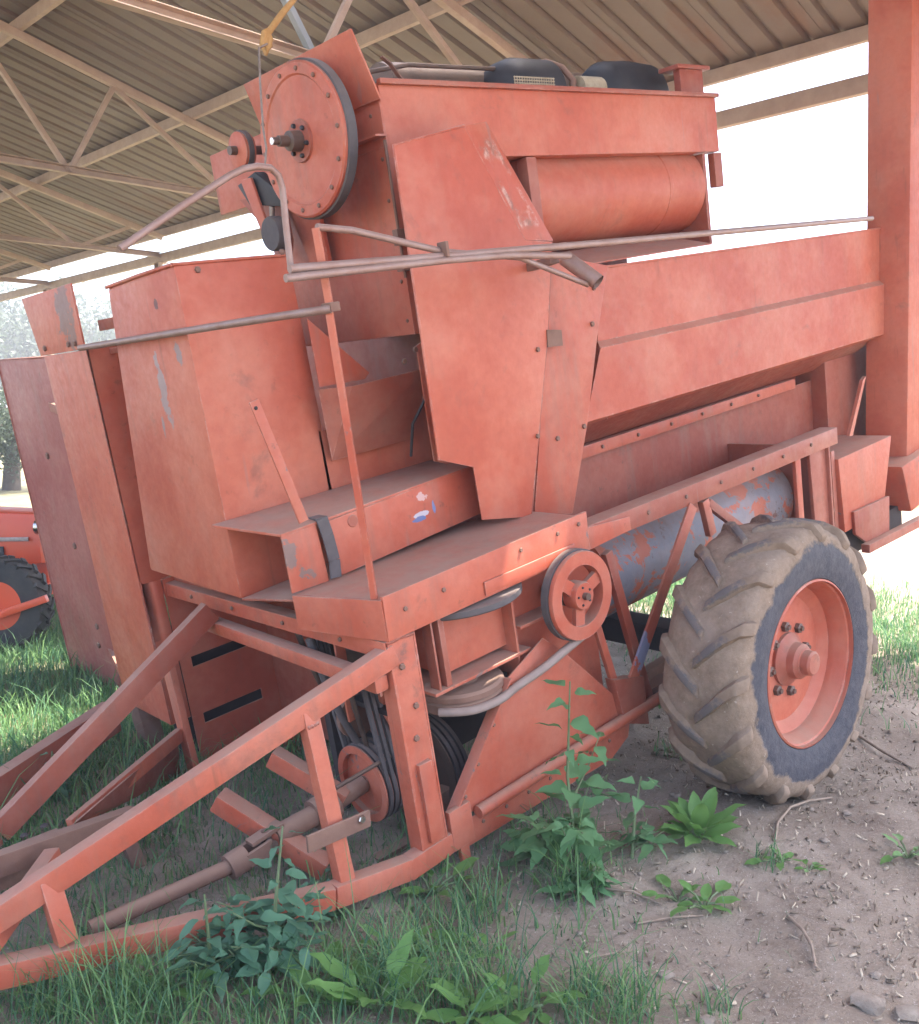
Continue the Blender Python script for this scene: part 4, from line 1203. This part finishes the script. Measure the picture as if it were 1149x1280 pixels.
TP("front_axle", MB().beam((0, -.62, .32), (0, .62, .32), .09, .09).beam((0, -.60, .32), (-.25, -.2, .40), .05, .05), bevel=0.01)
TP("steering_arm", MB().beam((-.45, -.84, .28), (.08, -.84, .28), .05, .05).beam((.06, -.84, .28), (.36, -.80, .38), .05, .05), bevel=0.006)
TP("engine_block", MB().box(-1.6, -.5, -.2, .2, .30, .56), "black_iron", 0.02)
TP("gear_case", MB().box(-2.7, -1.6, -.25, .25, .35, .85), bevel=0.03)
TP("fender", MB().box(-3.0, -2.0, -.75, -.38, 1.12, 1.15), bevel=0.01)
TP("fender", MB().box(-3.0, -2.0, .38, .75, 1.12, 1.15), bevel=0.01)
TP("seat", MB().box(-2.55, -2.15, -.22, .22, .95, 1.02).box(-2.6, -2.53, -.22, .22, 1.0, 1.3), "black_iron", 0.02)
TP("steering_wheel", MB().lathe([(.17, -.012), (.195, -.012), (.195, .012), (.17, .012)], (-1.75, 0, 1.32), 'z', 24, True).tube([(-1.65, 0, 1.1), (-1.75, 0, 1.32)], .02, 8), "black_iron", 0, 50)
TP("exhaust_pipe", MB().tube([(-.9, -.12, 1.0), (-.9, -.12, 1.9)], .035, 10), "rust_steel", 0, 50)


def tractor_wheel(x, y, r, w_, rim):
    t = TP("tyre", MB().lathe([(rim, -w_ * .42), (r * .8, -w_ / 2), (r * .96, -w_ * .45), (r, -w_ * .3), (r, w_ * .3), (r * .96, w_ * .45), (r * .8, w_ / 2), (rim, w_ * .42)], (x, y, r), 'y', 40, True), "tractor_tyre", 0, 40)
    lm = MB()
    for i in range(18 if r > .5 else 22):
        a = 2 * math.pi * i / (18 if r > .5 else 22)
        for sd in (-1, 1):
            a2 = a + (0 if sd < 0 else .16)
            p0 = V((x + (r + .006) * math.cos(a2), y, r + (r + .006) * math.sin(a2)))
            p1 = V((x + (r - .01) * math.cos(a2 + .2), y + sd * w_ * .46, r + (r - .01) * math.sin(a2 + .2)))
            lm.beam(p0, p1, .03, .03, (math.cos(a2), 0, math.sin(a2)))
    TP("tread", lm, "tractor_tyre", 0, parent=t)
    s_ = -1 if y < 0 else 1
    TP("rim", MB().lathe([(rim + .005, s_ * w_ * .42), (rim * .9, s_ * w_ * .3), (rim * .85, 0), (.09, s_ * .03), (.08, s_ * w_ * .4), (0, s_ * w_ * .4)], (x, y, r), 'y', 32), "tractor_red", 0, 35, parent=t)


tractor_wheel(0, -.72, .325, .18, .17)
tractor_wheel(0, .72, .325, .18, .17)
tractor_wheel(-2.5, -.72, .62, .32, .34)
tractor_wheel(-2.5, .72, .62, .32, .34)

# ------------------------------------------------------------------ stones and sticks
STONES = [((2.443, 1.102, 0.000), .036, "pale flat stone lying near the right bottom corner"), ((2.469, 1.007, 0.000), .030, "grey stone in the bottom right corner of the ground"),
          ((3.553, 1.711, 0.000), .015, "small round brown stone on the dirt below the big tyre"), ((3.239, 1.641, 0.000), .015, "small chalk white stone on the dirt right of the dock plant"),
          ((2.587, 1.147, 0.000), .015, "small off-white stone just above the pale flat stone"), ((2.055, 1.348, 0.000), .02, "little white pebble at the bottom edge among grass"),
          ((2.155, 1.554, 0.000), .018, "tiny white pebble on the bare patch left of the centre dirt")]
for i, (p, r, lab) in enumerate(STONES):
    bm = bmesh.new()
    bmesh.ops.create_icosphere(bm, subdivisions=2, radius=r)
    rs = random.Random(i)
    ph = [rs.uniform(0, 6) for _ in range(6)]
    for v in bm.verts:
        n_ = v.co.normalized()
        f = 1 + .16 * math.sin(3 * n_.x + ph[0]) + .14 * math.sin(4 * n_.y + ph[1]) + .10 * math.sin(5 * n_.z + ph[2] + 3 * n_.x)
        v.co = V((v.co.x * f * 1.25, v.co.y * f, v.co.z * f * .6))
    me = bpy.data.meshes.new("stone"); bm.to_mesh(me); bm.free()
    me.shade_smooth(); me.set_sharp_from_angle(angle=R(40))
    o = obj("stone", me, "stone")
    o.location = (p[0], p[1], float(gh(p[0], p[1])) + r * .25)
    o.rotation_euler = (0, 0, rs.uniform(0, 6))
    tag(o, lab, "stone", "loose stones on the dirt floor")

STICK_PTS = [([(3.073, 1.745), (3.215, 1.814), (3.382, 1.855), (3.536, 1.857), (3.661, 1.826)], 0.006, 'pale curved dry stalk arching over the dirt right of the dock plant'),
             ([(2.275, 2.053), (2.355, 1.999), (2.439, 1.898), (2.468, 1.797)], 0.006, 'pale dry stalk lying flat below the tall green weed'),
             ([(4.533, 2.126), (4.426, 1.958), (4.315, 1.773)], 0.008, 'dark thin stick lying right of the tyre'),
             ([(2.686, 1.474), (2.632, 1.396), (2.570, 1.332), (2.501, 1.283)], 0.006, 'short forked pale twig in the middle of the right hand dirt'),
             ([(2.311, 1.782), (2.417, 1.722), (2.515, 1.670)], 0.004, 'thin faded straw stalk under the small bright weed'),
             ([(1.949, 1.775), (2.048, 1.738), (2.147, 1.714)], 0.004, 'faint thin stalk on the dirt left of centre bottom')]
for (pts, r, lab) in STICK_PTS:
    pp = [V((a, b, float(gh(a, b)) + r * 1.2 + (0.012 if 0 < i < len(pts) - 1 else 0))) for i, (a, b) in enumerate(pts)]
    m = MB().tube(pp, r, 7, True, [r * (1 - .4 * i / len(pp)) for i in range(len(pp))])
    o = obj("stick", m.mesh("stick", 0, 60), "twig")
    tag(o, lab, "stick", "dry stalks and sticks on the dirt floor")

# ------------------------------------------------------------------ plants


def leaf_mesh(name, L_, W_, kind="oval", fold=0.25, droop=0.25, seg=6):
    """a leaf along +x with a folded midrib and drooping tip"""
    vs = []; fs = []
    for i in range(seg + 1):
        t = i / seg
        if kind == "oval":
            w_ = W_ * math.sin(math.pi * min(1, t * .93 + .05)) ** .8
        elif kind == "tri":
            w_ = W_ * (1 - t) ** .75 * min(1, t * 5 + .12) * (1.0 + .14 * math.sin(t * 22))
        else:
            w_ = W_ * (math.sin(math.pi * t ** .8) ** .9) * (1 + .12 * math.sin(t * 25))
        if i == seg: w_ = 0.002
        z = -droop * L_ * t * t + .04 * L_ * math.sin(t * 9)
        x = L_ * t
        vs += [(x, -w_ / 2, z + fold * w_ / 2 + .01 * L_ * math.sin(t * 17)), (x, 0, z), (x, w_ / 2, z + fold * w_ / 2 - .01 * L_ * math.sin(t * 14))]
    for i in range(seg):
        a = i * 3
        fs += [(a, a + 3, a + 4, a + 1), (a + 1, a + 4, a + 5, a + 2)]
    me = bpy.data.meshes.new(name)
    me.from_pydata(vs, [], fs)
    me.shade_smooth()
    return me


DOCK = [leaf_mesh("leaf", .20, .085, "oval", .35, .30), leaf_mesh("leaf", .17, .075, "oval", .2, .45), leaf_mesh("leaf", .22, .08, "wavy", .3, .2)]
TRI = [leaf_mesh("leaf", .12, .085, "tri", .2, .35), leaf_mesh("leaf", .09, .065, "tri", .3, .5), leaf_mesh("leaf", .14, .095, "tri", .15, .25)]
BLU = [leaf_mesh("leaf", .10, .06, "tri", .2, .4), leaf_mesh("leaf", .085, .05, "oval", .25, .5), leaf_mesh("leaf", .07, .045, "tri", .2, .3)]
SML = [leaf_mesh("leaf", .085, .045, "oval", .25, .3), leaf_mesh("leaf", .06, .035, "oval", .3, .4)]
for grp, mt in ((DOCK, "dock_leaf"), (TRI, "weed_leaf"), (BLU, "blue_leaf"), (SML, "dock_leaf")):
    for me in grp:
        me.materials.append(MATS[mt])


def add_leaf(root, me, p, az, el, sc, roll=0.0):
    o = obj("leaf", me, None, root)
    o.location = p
    o.rotation_mode = 'XYZ'
    o.rotation_euler = Euler((roll, -el, az), 'XYZ')
    o.scale = (sc, sc, sc)


def rosette(px, n, meshes, lab, cat, seed, sc=1.0, name="dock_plant", elr=(.15, 1.25)):
    rs = random.Random(seed)
    root = empty(name, (px[0], px[1], float(gh(px[0], px[1])) - .004))
    tag(root, lab, cat)
    for i in range(n):
        az = i * 2.4 + rs.uniform(-.4, .4)
        t = (i + .5) / n
        el = elr[0] + (elr[1] - elr[0]) * t + rs.uniform(-.15, .15)
        st = rs.uniform(.02, .09) * sc * (1.2 - t * .6)
        base = V((math.cos(az) * st, math.sin(az) * st, .012 + st * math.tan(min(1.1, el)) * .7))
        add_leaf(root, rs.choice(meshes), base, az, el, sc * rs.uniform(.7, 1.15), rs.uniform(-.35, .35))
        m = MB().tube([(0, 0, 0), base * .6 + V((0, 0, .01)), base], .004 * sc, 5)
        part("stalk", m, "stem_green", root, 0, 60)
    return root


rosette((2.911, 1.964, 0.000), 30, DOCK[:2], "broad leaved bright green dock plant growing beside the big tyre", "plant", 3, .72, elr=(.25, 1.35))
rosette((2.558, 1.698, 0.000), 9, SML, "small yellow-green weed on the bare dirt below the dock plant", "plant", 5, 1.0, "small_weed", (.1, .8))
rosette((2.541, 1.786, 0.000), 6, SML, "low dark green seedling left of the small yellow-green weed", "plant", 6, .9, "small_weed", (.1, .6))
rosette((3.338, 1.379, 0.000), 8, SML, "low dull green weed at the right edge of the dirt", "plant", 8, 1.0, "small_weed", (.1, .6))
rosette((2.959, 1.658, 0.000), 7, SML, "sparse flat weed on the dirt under the curved dry stalk", "plant", 9, .7, "small_weed", (.05, .5))
rosette((2.975, 1.562, 0.000), 6, SML, "tiny dark weed right of the sparse flat weed", "plant", 10, .6, "small_weed", (.05, .5))
rosette((1.443, 1.984, 0.000), 10, DOCK, "long leaved dock growing in grass at the bottom edge", "plant", 12, .8, elr=(.3, 1.1))
rosette((1.614, 1.786, 0.000), 11, DOCK, "rounded leaf dock at the bottom edge right of the long leaved one", "plant", 13, .62, elr=(.3, 1.1))
rosette((1.367, 2.139, 0.000), 8, SML, "small rounded weed in the grass left of the long leaved dock", "plant", 41, 1.3, "small_weed", (.2, .9))
rosette((1.734, 1.710, 0.000), 9, SML, "small leafy weed in the grass near the bottom, right of the docks", "plant", 42, 1.2, "small_weed", (.2, .9))
rosette((1.664, 2.158, 0.000), 8, SML, "small weed among grass under the drawbar bend", "plant", 43, 1.1, "small_weed", (.2, .9))
rosette((1.074, 2.465, 0.000), 8, SML, "small leafy weed below the lower drawbar at left", "plant", 44, 1.2, "small_weed", (.2, .9))
rosette((1.885, 2.009, 0.000), 7, SML, "low weed on the edge of the bare earth below the front post", "plant", 45, 1.0, "small_weed", (.1, .7))
rosette((1.984, 2.389, 0.000), 9, SML, "leafy weed at the foot of the front post", "plant", 14, 1.1, "small_weed", (.2, .9))


def tall_weed(p, h, lean, n, meshes, lab, seed, leafsc=1.0, mat="stem_green", branches=0, name="tall_weed", low=0.05):
    rs = random.Random(seed)
    root = empty(name, (p[0], p[1], float(gh(p[0], p[1])) - .01))
    tag(root, lab, "plant")
    def stem(base, top, r):
        mid = (base + top) / 2 + V((rs.uniform(-.03, .03), rs.uniform(-.03, .03), 0))
        part("stem", MB().tube([base, mid, top], r, 6, True, [r, r * .8, r * .4]), mat, root, 0, 60)
        return [base, mid, top]
    def on(pts, t):
        return pts[0].lerp(pts[1], t * 2) if t < .5 else pts[1].lerp(pts[2], t * 2 - 1)
    stems = [(stem(V((0, 0, 0)), V((lean[0], lean[1], h)), .007), n, 1.0)]
    for b in range(branches):
        az = rs.uniform(0, 6.28); t = rs.uniform(.08, .35)
        q0 = on(stems[0][0], t)
        q1 = q0 + V((math.cos(az) * h * .38, math.sin(az) * h * .38, h * rs.uniform(.10, .34)))
        stems.append((stem(q0, q1, .004), n // 2, .85))
    for pts, cnt, s0 in stems:
        for i in range(cnt):
            t = low + (1 - low) * (i + rs.uniform(0, .8)) / cnt
            q_ = on(pts, min(1, t))
            az = i * 2.4 + rs.uniform(-.5, .5)
            el = rs.uniform(-.35, .55)
            sc = leafsc * s0 * (1.15 - .55 * t) * rs.uniform(.75, 1.15)
            st = .03 * sc
            e = q_ + V((math.cos(az) * st, math.sin(az) * st, st * .5))
            add_leaf(root, rs.choice(meshes), e, az, el, sc, rs.uniform(-.5, .5))
    return root


tall_weed((2.449, 2.145, 0.000), .66, (.02, .05), 20, TRI, "tall leafy green weed standing before the lower side panel", 21, 1.05, branches=5)
tall_weed((2.363, 2.226, 0.000), .20, (-.05, .0), 10, TRI, "short broad leaved weed left of the tall weed", 22, 1.2, branches=4)
tall_weed((2.635, 2.051, 0.000), .30, (.05, .0), 11, TRI, "bushy mid height weed between tall weed and dock plant", 23, 1.0, branches=4)
tall_weed((2.325, 1.991, 0.000), .12, (.0, -.03), 9, TRI, "dark low weed in front of the tall weed", 24, 1.0, branches=3)
tall_weed((1.371, 2.377, 0.000), .44, (.05, .02), 20, BLU, "blue-green leafy weed growing up through the lower drawbar", 31, 1.1, branches=12)
tall_weed((1.228, 2.427, 0.000), .30, (-.05, .0), 13, BLU, "low blue-green weed left of the taller blue-green one", 32, 1.05, branches=9)
tall_weed((1.610, 2.527, 0.000), .16, (.03, .0), 9, BLU, "small blue-green weed behind the lower drawbar bend", 33, 1.0, branches=6)
tall_weed((1.281, 4.040, 0.000), .22, (.03, .0), 10, BLU, "blue-green weed between the two drawbar arms at left", 34, .9, branches=4)
tall_weed((1.145, 4.114, 0.000), .26, (.0, .0), 10, BLU, "pale weed at the left picture edge behind the drawbar", 35, .7, branches=5)
tall_weed((3.861, 2.957, 0.000), .30, (.03, .05), 9, SML, "thin yellow-green weed between lower panel and tyre", 36, .7, branches=4)

# ------------------------------------------------------------------ grass, straw and gravel (nobody could count these)


def blades(cx, cy, hgt, wid, lean, seg=3):
    n = len(cx)
    az = rng.uniform(0, 2 * np.pi, n)
    fa = az + np.pi / 2 + rng.normal(0, .3, n)
    z0 = gh(cx, cy)
    vs = np.zeros((n, 2 * seg + 1, 3))
    for i in range(seg):
        t = i / seg
        off = lean * hgt * t ** 1.8
        zz = z0 + hgt * (t - .25 * lean * t * t)
        x = cx + np.cos(az) * off; y_ = cy + np.sin(az) * off
        w_ = wid * (1 - .55 * t) / 2
        vs[:, 2 * i] = np.stack([x - np.cos(fa) * w_, y_ - np.sin(fa) * w_, zz], -1)
        vs[:, 2 * i + 1] = np.stack([x + np.cos(fa) * w_, y_ + np.sin(fa) * w_, zz], -1)
    off = lean * hgt
    vs[:, 2 * seg] = np.stack([cx + np.cos(az) * off, cy + np.sin(az) * off, z0 + hgt * (1 - .35 * lean)], -1)
    tris = []
    for i in range(seg - 1):
        a = 2 * i
        tris += [(a, a + 1, a + 3), (a, a + 3, a + 2)]
    a = 2 * (seg - 1)
    tris.append((a, a + 1, a + 2))
    tris = np.array(tris)
    fs = (np.arange(n) * (2 * seg + 1))[:, None, None] + tris[None]
    return vs.reshape(-1, 3), fs.reshape(-1, 3)


def fbm(x, y):
    return (np.sin(1.7 * x + 1.3 * y) + np.sin(2.9 * x - 2.3 * y + 1) + .7 * np.sin(5.3 * y + 3.1 * x + 2) + .5 * np.sin(9.1 * x - 6.7 * y)) / 3.2


def field(n, x0, x1, y0, y1, dens, h, w_, lean):
    x = rng.uniform(x0, x1, n); y_ = rng.uniform(y0, y1, n)
    d = dens(x, y_)
    m = rng.uniform(0, 1, n) < d
    x, y_ = x[m], y_[m]
    k_ = len(x)
    hh = h * rng.lognormal(0, .45, k_)
    return blades(x, y_, hh, w_ * rng.uniform(.6, 1.3, k_), np.clip(rng.normal(lean, .25, k_), .05, 1.2))


sg = lambda v: 1 / (1 + np.exp(-np.clip(v, -30, 30)))


def d_front(x, y_):        # grassy to the left of the trodden strip, thinning to the right
    e = y_ - .72 * x - .46 + .30 * fbm(x * 1.2, y_ * 1.2)
    under = sg((2.35 - y_) * 6) + sg((1.95 - x) * 6) * 1.0
    return np.clip(sg(e * 6), 0, 1) * np.clip(.5 + .6 * np.clip(under, 0, 1), 0, 1) * (.55 + .45 * fbm(x * 3, y_ * 3))


def d_back(x, y_):         # lush grass behind the machine, reaching the tractor
    e = y_ - .55 * x - 3.2 + .5 * fbm(x * .8, y_ * .8)
    return np.clip(sg(e * 3), 0, 1) * (.6 + .4 * fbm(x, y_))


def d_rear(x, y_):         # turf strip behind the tyre
    e = np.exp(-((x - 6.3 - .15 * y_) / 1.1) ** 2) * sg((y_ - 2.2 + .5 * fbm(x, y_)) * 3)
    return e * (.6 + .4 * fbm(x * 1.5, y_ * 1.5))


parts_ = [field(40000, -.6, 3.4, 3.4, 7.4, lambda a, b: np.clip(.75 + .25 * fbm(a * 2, b * 2), 0, 1) * sg((b - .6 * a - 2.6) * 4), .10, .0065, .6),
          field(50000, -.3, 3.2, 1.2, 5.2, d_front, .045, .0042, .55),
          field(2600, 0.2, 2.6, 1.2, 3.6, d_front, .12, .0065, .9),
          field(70000, -1.5, 8, 4.4, 13, d_back, .10, .008, .5),
          field(120000, 4.6, 9.0, 1.6, 8.5, d_rear, .075, .007, .5)]
# separate tufts
for (tx, ty, n, r, h) in [(2.03, 2.20, 90, 0.10, 0.16), (2.34, 2.05, 160, 0.10, 0.20), (1.90, 1.56, 260, 0.14, 0.16), (2.93, 1.69, 40, 0.06, 0.09), (2.47, 2.29, 80, 0.07, 0.20), (2.08, 1.37, 60, 0.10, 0.10), (1.48, 2.11, 200, 0.16, 0.22), (1.01, 2.39, 160, 0.14, 0.20), (1.20, 2.15, 120, 0.14, 0.15), (0.92, 2.48, 200, 0.14, 0.24), (1.73, 1.82, 160, 0.14, 0.17), (1.57, 1.97, 140, 0.13, 0.20), (0.81, 2.64, 120, 0.12, 0.20), (1.80, 2.09, 120, 0.14, 0.16), (4.19, 3.10, 120, 0.10, 0.16), (3.67, 2.58, 70, 0.12, 0.08)]:
    a = rng.uniform(0, 2 * np.pi, n); rr = r * np.sqrt(rng.uniform(0, 1, n))
    parts_.append(blades(tx + rr * np.cos(a), ty + rr * np.sin(a), h * .8 * rng.lognormal(0, .35, n), .0045 * rng.uniform(.7, 1.3, n), np.clip(rng.normal(.7, .25, n), .1, 1.2)))
ov = 0; av = []; af = []
for v_, f_ in parts_:
    av.append(v_); af.append(f_ + ov); ov += len(v_)
gme2 = np_mesh("grass", np.concatenate(av), np.concatenate(af))
tag(obj("grass", gme2, "grass_blades"), "green grass growing round the drawbar and behind the machine", "grass", kind="stuff")


def slivers(n, x0, x1, y0, y1, dens, lmin, lmax, w_):
    x = rng.uniform(x0, x1, n); y_ = rng.uniform(y0, y1, n)
    m = rng.uniform(0, 1, n) < dens(x, y_)
    x, y_ = x[m], y_[m]; k_ = len(x)
    L_ = rng.uniform(lmin, lmax, k_) * rng.lognormal(0, .35, k_); W_ = w_ * rng.uniform(.5, 1.6, k_)
    az = rng.uniform(0, 2 * np.pi, k_)
    c = np.stack([np.cos(az), np.sin(az)], -1); s_ = np.stack([-np.sin(az), np.cos(az)], -1)
    z0 = gh(x, y_) + .004
    t1 = rng.normal(0, .006, k_); t2 = rng.normal(0, .006, k_)
    vs = np.zeros((k_, 8, 3))
    for j, (a, b) in enumerate(((-1, -1), (1, -1), (1, 1), (-1, 1))):
        px = x + a * L_ / 2 * c[:, 0] + b * W_ / 2 * s_[:, 0]
        py = y_ + a * L_ / 2 * c[:, 1] + b * W_ / 2 * s_[:, 1]
        zz = z0 + a * t1 + b * t2 * .3
        vs[:, j] = np.stack([px, py, zz], -1)
        vs[:, j + 4] = np.stack([px, py, zz + .0035], -1)
    q_ = np.array([(3, 2, 1, 0), (4, 5, 6, 7), (0, 1, 5, 4), (1, 2, 6, 5), (2, 3, 7, 6), (3, 0, 4, 7)])
    fs = (np.arange(k_) * 8)[:, None, None] + q_[None]
    return np_mesh("straw_litter", vs.reshape(-1, 3), fs.reshape(-1, 4))


d_lit = lambda x, y_: np.clip(sg(-(y_ - .72 * x - .5) * 4) * .9 + .12, 0, 1) * (.55 + .45 * fbm(x * 2.3, y_ * 2.1))
tag(obj("straw_litter", slivers(22000, .4, 7.5, .2, 4.2, d_lit, .004, .020, .0042), "dry_straw"), "dry straw and wood chips scattered over the dirt", "litter", kind="stuff")

# gravel: small pebbles
ico = bmesh.new(); bmesh.ops.create_icosphere(ico, subdivisions=1, radius=1.0)
iv = np.array([v.co[:] for v in ico.verts]); it = np.array([[v.index for v in f.verts] for f in ico.faces]); ico.free()
n = 2600
x = rng.uniform(.8, 6.5, n); y_ = rng.uniform(.2, 3.6, n)
m = rng.uniform(0, 1, n) < d_lit(x, y_)
x, y_ = x[m], y_[m]; n = len(x)
r_ = .004 * rng.lognormal(0, .5, n)
vs = iv[None] * (r_[:, None, None] * rng.uniform(.6, 1.3, (n, len(iv), 1))) * np.array([1.2, 1, .7])
vs = vs + np.stack([x, y_, gh(x, y_) + r_ * .4], -1)[:, None]
fs = (np.arange(n) * len(iv))[:, None, None] + it[None]
tag(obj("gravel", np_mesh("gravel", vs.reshape(-1, 3), fs.reshape(-1, 3)), "stone"), "small pebbles strewn on the dirt", "gravel", kind="stuff")
n = 3000
x = rng.uniform(.7, 6.8, n); y_ = rng.uniform(.1, 4.0, n)
m = rng.uniform(0, 1, n) < np.clip(d_lit(x, y_) * (.4 + .6 * fbm(x * 1.7 + 4, y_ * 1.7)), 0, 1)
x, y_ = x[m], y_[m]; n = len(x)
r_ = .007 * rng.lognormal(0, .55, n)
vs = iv[None] * (r_[:, None, None] * rng.uniform(.55, 1.35, (n, len(iv), 1))) * np.array([1.2, 1, .65])
vs = vs + np.stack([x, y_, gh(x, y_) + r_ * .25], -1)[:, None]
fs = (np.arange(n) * len(iv))[:, None, None] + it[None]
tag(obj("dirt_clods", np_mesh("dirt_clods", vs.reshape(-1, 3), fs.reshape(-1, 3)), "dirt_ground"), "crumbled brown clods of earth on the dirt", "dirt", kind="stuff")

# ------------------------------------------------------------------ trees far behind on the left


def tree(p, h, r, seed, lab):
    rs = np.random.default_rng(seed)
    root = empty("tree", (p[0], p[1], float(gh(p[0], p[1]))))
    tag(root, lab, "tree", "trees beyond the shed")
    tm = MB().tube([(0, 0, -.2), (.1, .05, h * .35), (.0, .1, h * .8)], .2, 10, True, [.22, .16, .05])
    for i in range(7):
        a = i * 2.4; t = .3 + .07 * i
        tm.tube([(.05, .05, h * t), (math.cos(a) * r * .35, math.sin(a) * r * .35, h * (t + .12)), (math.cos(a) * r * .75, math.sin(a) * r * .75, h * (t + .2))], .08, 6, True, [.09, .06, .02])
    part("trunk", tm, "bark", root, 0, 60)
    n_c = 34
    cen = rs.normal(0, 1, (n_c, 3)); cen /= np.linalg.norm(cen, axis=1)[:, None]
    cen *= rs.uniform(.35, 1, (n_c, 1)) ** .6
    cen = cen * np.array([r, r, h * .36]) + np.array([0, 0, h * .64])
    n_l = 9000
    ci = rs.integers(0, n_c, n_l)
    off = rs.normal(0, 1, (n_l, 3)) * np.array([r * .19, r * .19, h * .065])
    c = cen[ci] + off
    d1 = rs.normal(0, 1, (n_l, 3)); d1 /= np.linalg.norm(d1, axis=1)[:, None]
    d2 = np.cross(d1, rs.normal(0, 1, (n_l, 3))); d2 /= np.linalg.norm(d2, axis=1)[:, None]
    s_ = rs.uniform(.09, .2, (n_l, 1)) * (h / 7)
    vs = np.stack([c - d1 * s_, c + d2 * s_ * .5, c + d1 * s_, c - d2 * s_ * .5], 1)
    fs = np.arange(n_l * 4).reshape(-1, 4)
    o = obj("crown", np_mesh("crown", vs.reshape(-1, 3), fs), "tree_leaf", root)


for (px_, h, r, seed, lab) in [((5.1, 57.8, 0.0), 8.2, 4.6, 1, 'hazy leafy tree outside the shed, leftmost of the row'), ((8.0, 61.5, 0.0), 8.9, 4.2, 2, 'hazy leafy tree outside the shed, second from the left of the row'), ((11.3, 65.0, 0.0), 7.8, 4.8, 3, 'hazy leafy tree outside the shed, third from the left of the row'), ((12.6, 56.6, 0.0), 8.2, 4.6, 4, 'hazy leafy tree outside the shed, fourth from the left of the row'), ((16.3, 59.8, 0.0), 8.9, 4.2, 5, 'hazy leafy tree outside the shed, fifth from the left, behind the tractor'), ((20.6, 62.7, 0.0), 7.8, 4.8, 6, 'hazy leafy tree outside the shed, sixth from the left, left of the tilted column cap'), ((21.0, 54.1, 0.0), 8.2, 4.6, 7, 'hazy leafy tree outside the shed, seventh from the left, right of the tilted column cap'), ((25.6, 56.5, 0.0), 8.9, 4.2, 8, 'hazy leafy tree outside the shed, eighth from the left, behind the feeder housing'), ((30.7, 58.4, 0.0), 7.8, 4.8, 9, 'hazy leafy tree outside the shed, rightmost of the row'), ((6.9, 23.0, 0.0), 2.4, 1.6, 20, 'low bush nearest beyond the red tractor')]:
    tree(px_, h, r, seed, lab)

# ------------------------------------------------------------------ hazy air
hz = NT("hazy_air")
hz.t.nodes.remove(hz.b)
pv = hz.n("VolumePrincipled")
pv.inputs["Color"].default_value = (0.93, 0.95, 1.0, 1)
pv.inputs["Density"].default_value = 0.005
pv.inputs["Anisotropy"].default_value = 0.0
hz.l(pv.outputs[0], [n for n in hz.t.nodes if n.type == 'OUTPUT_MATERIAL'][0].inputs["Volume"])
tag(obj("haze", MB().box(-905, 905, -905, 905, -4.0, 12.0).mesh("haze", 0), "hazy_air"), "pale dusty haze hanging in the air", "haze", kind="stuff")
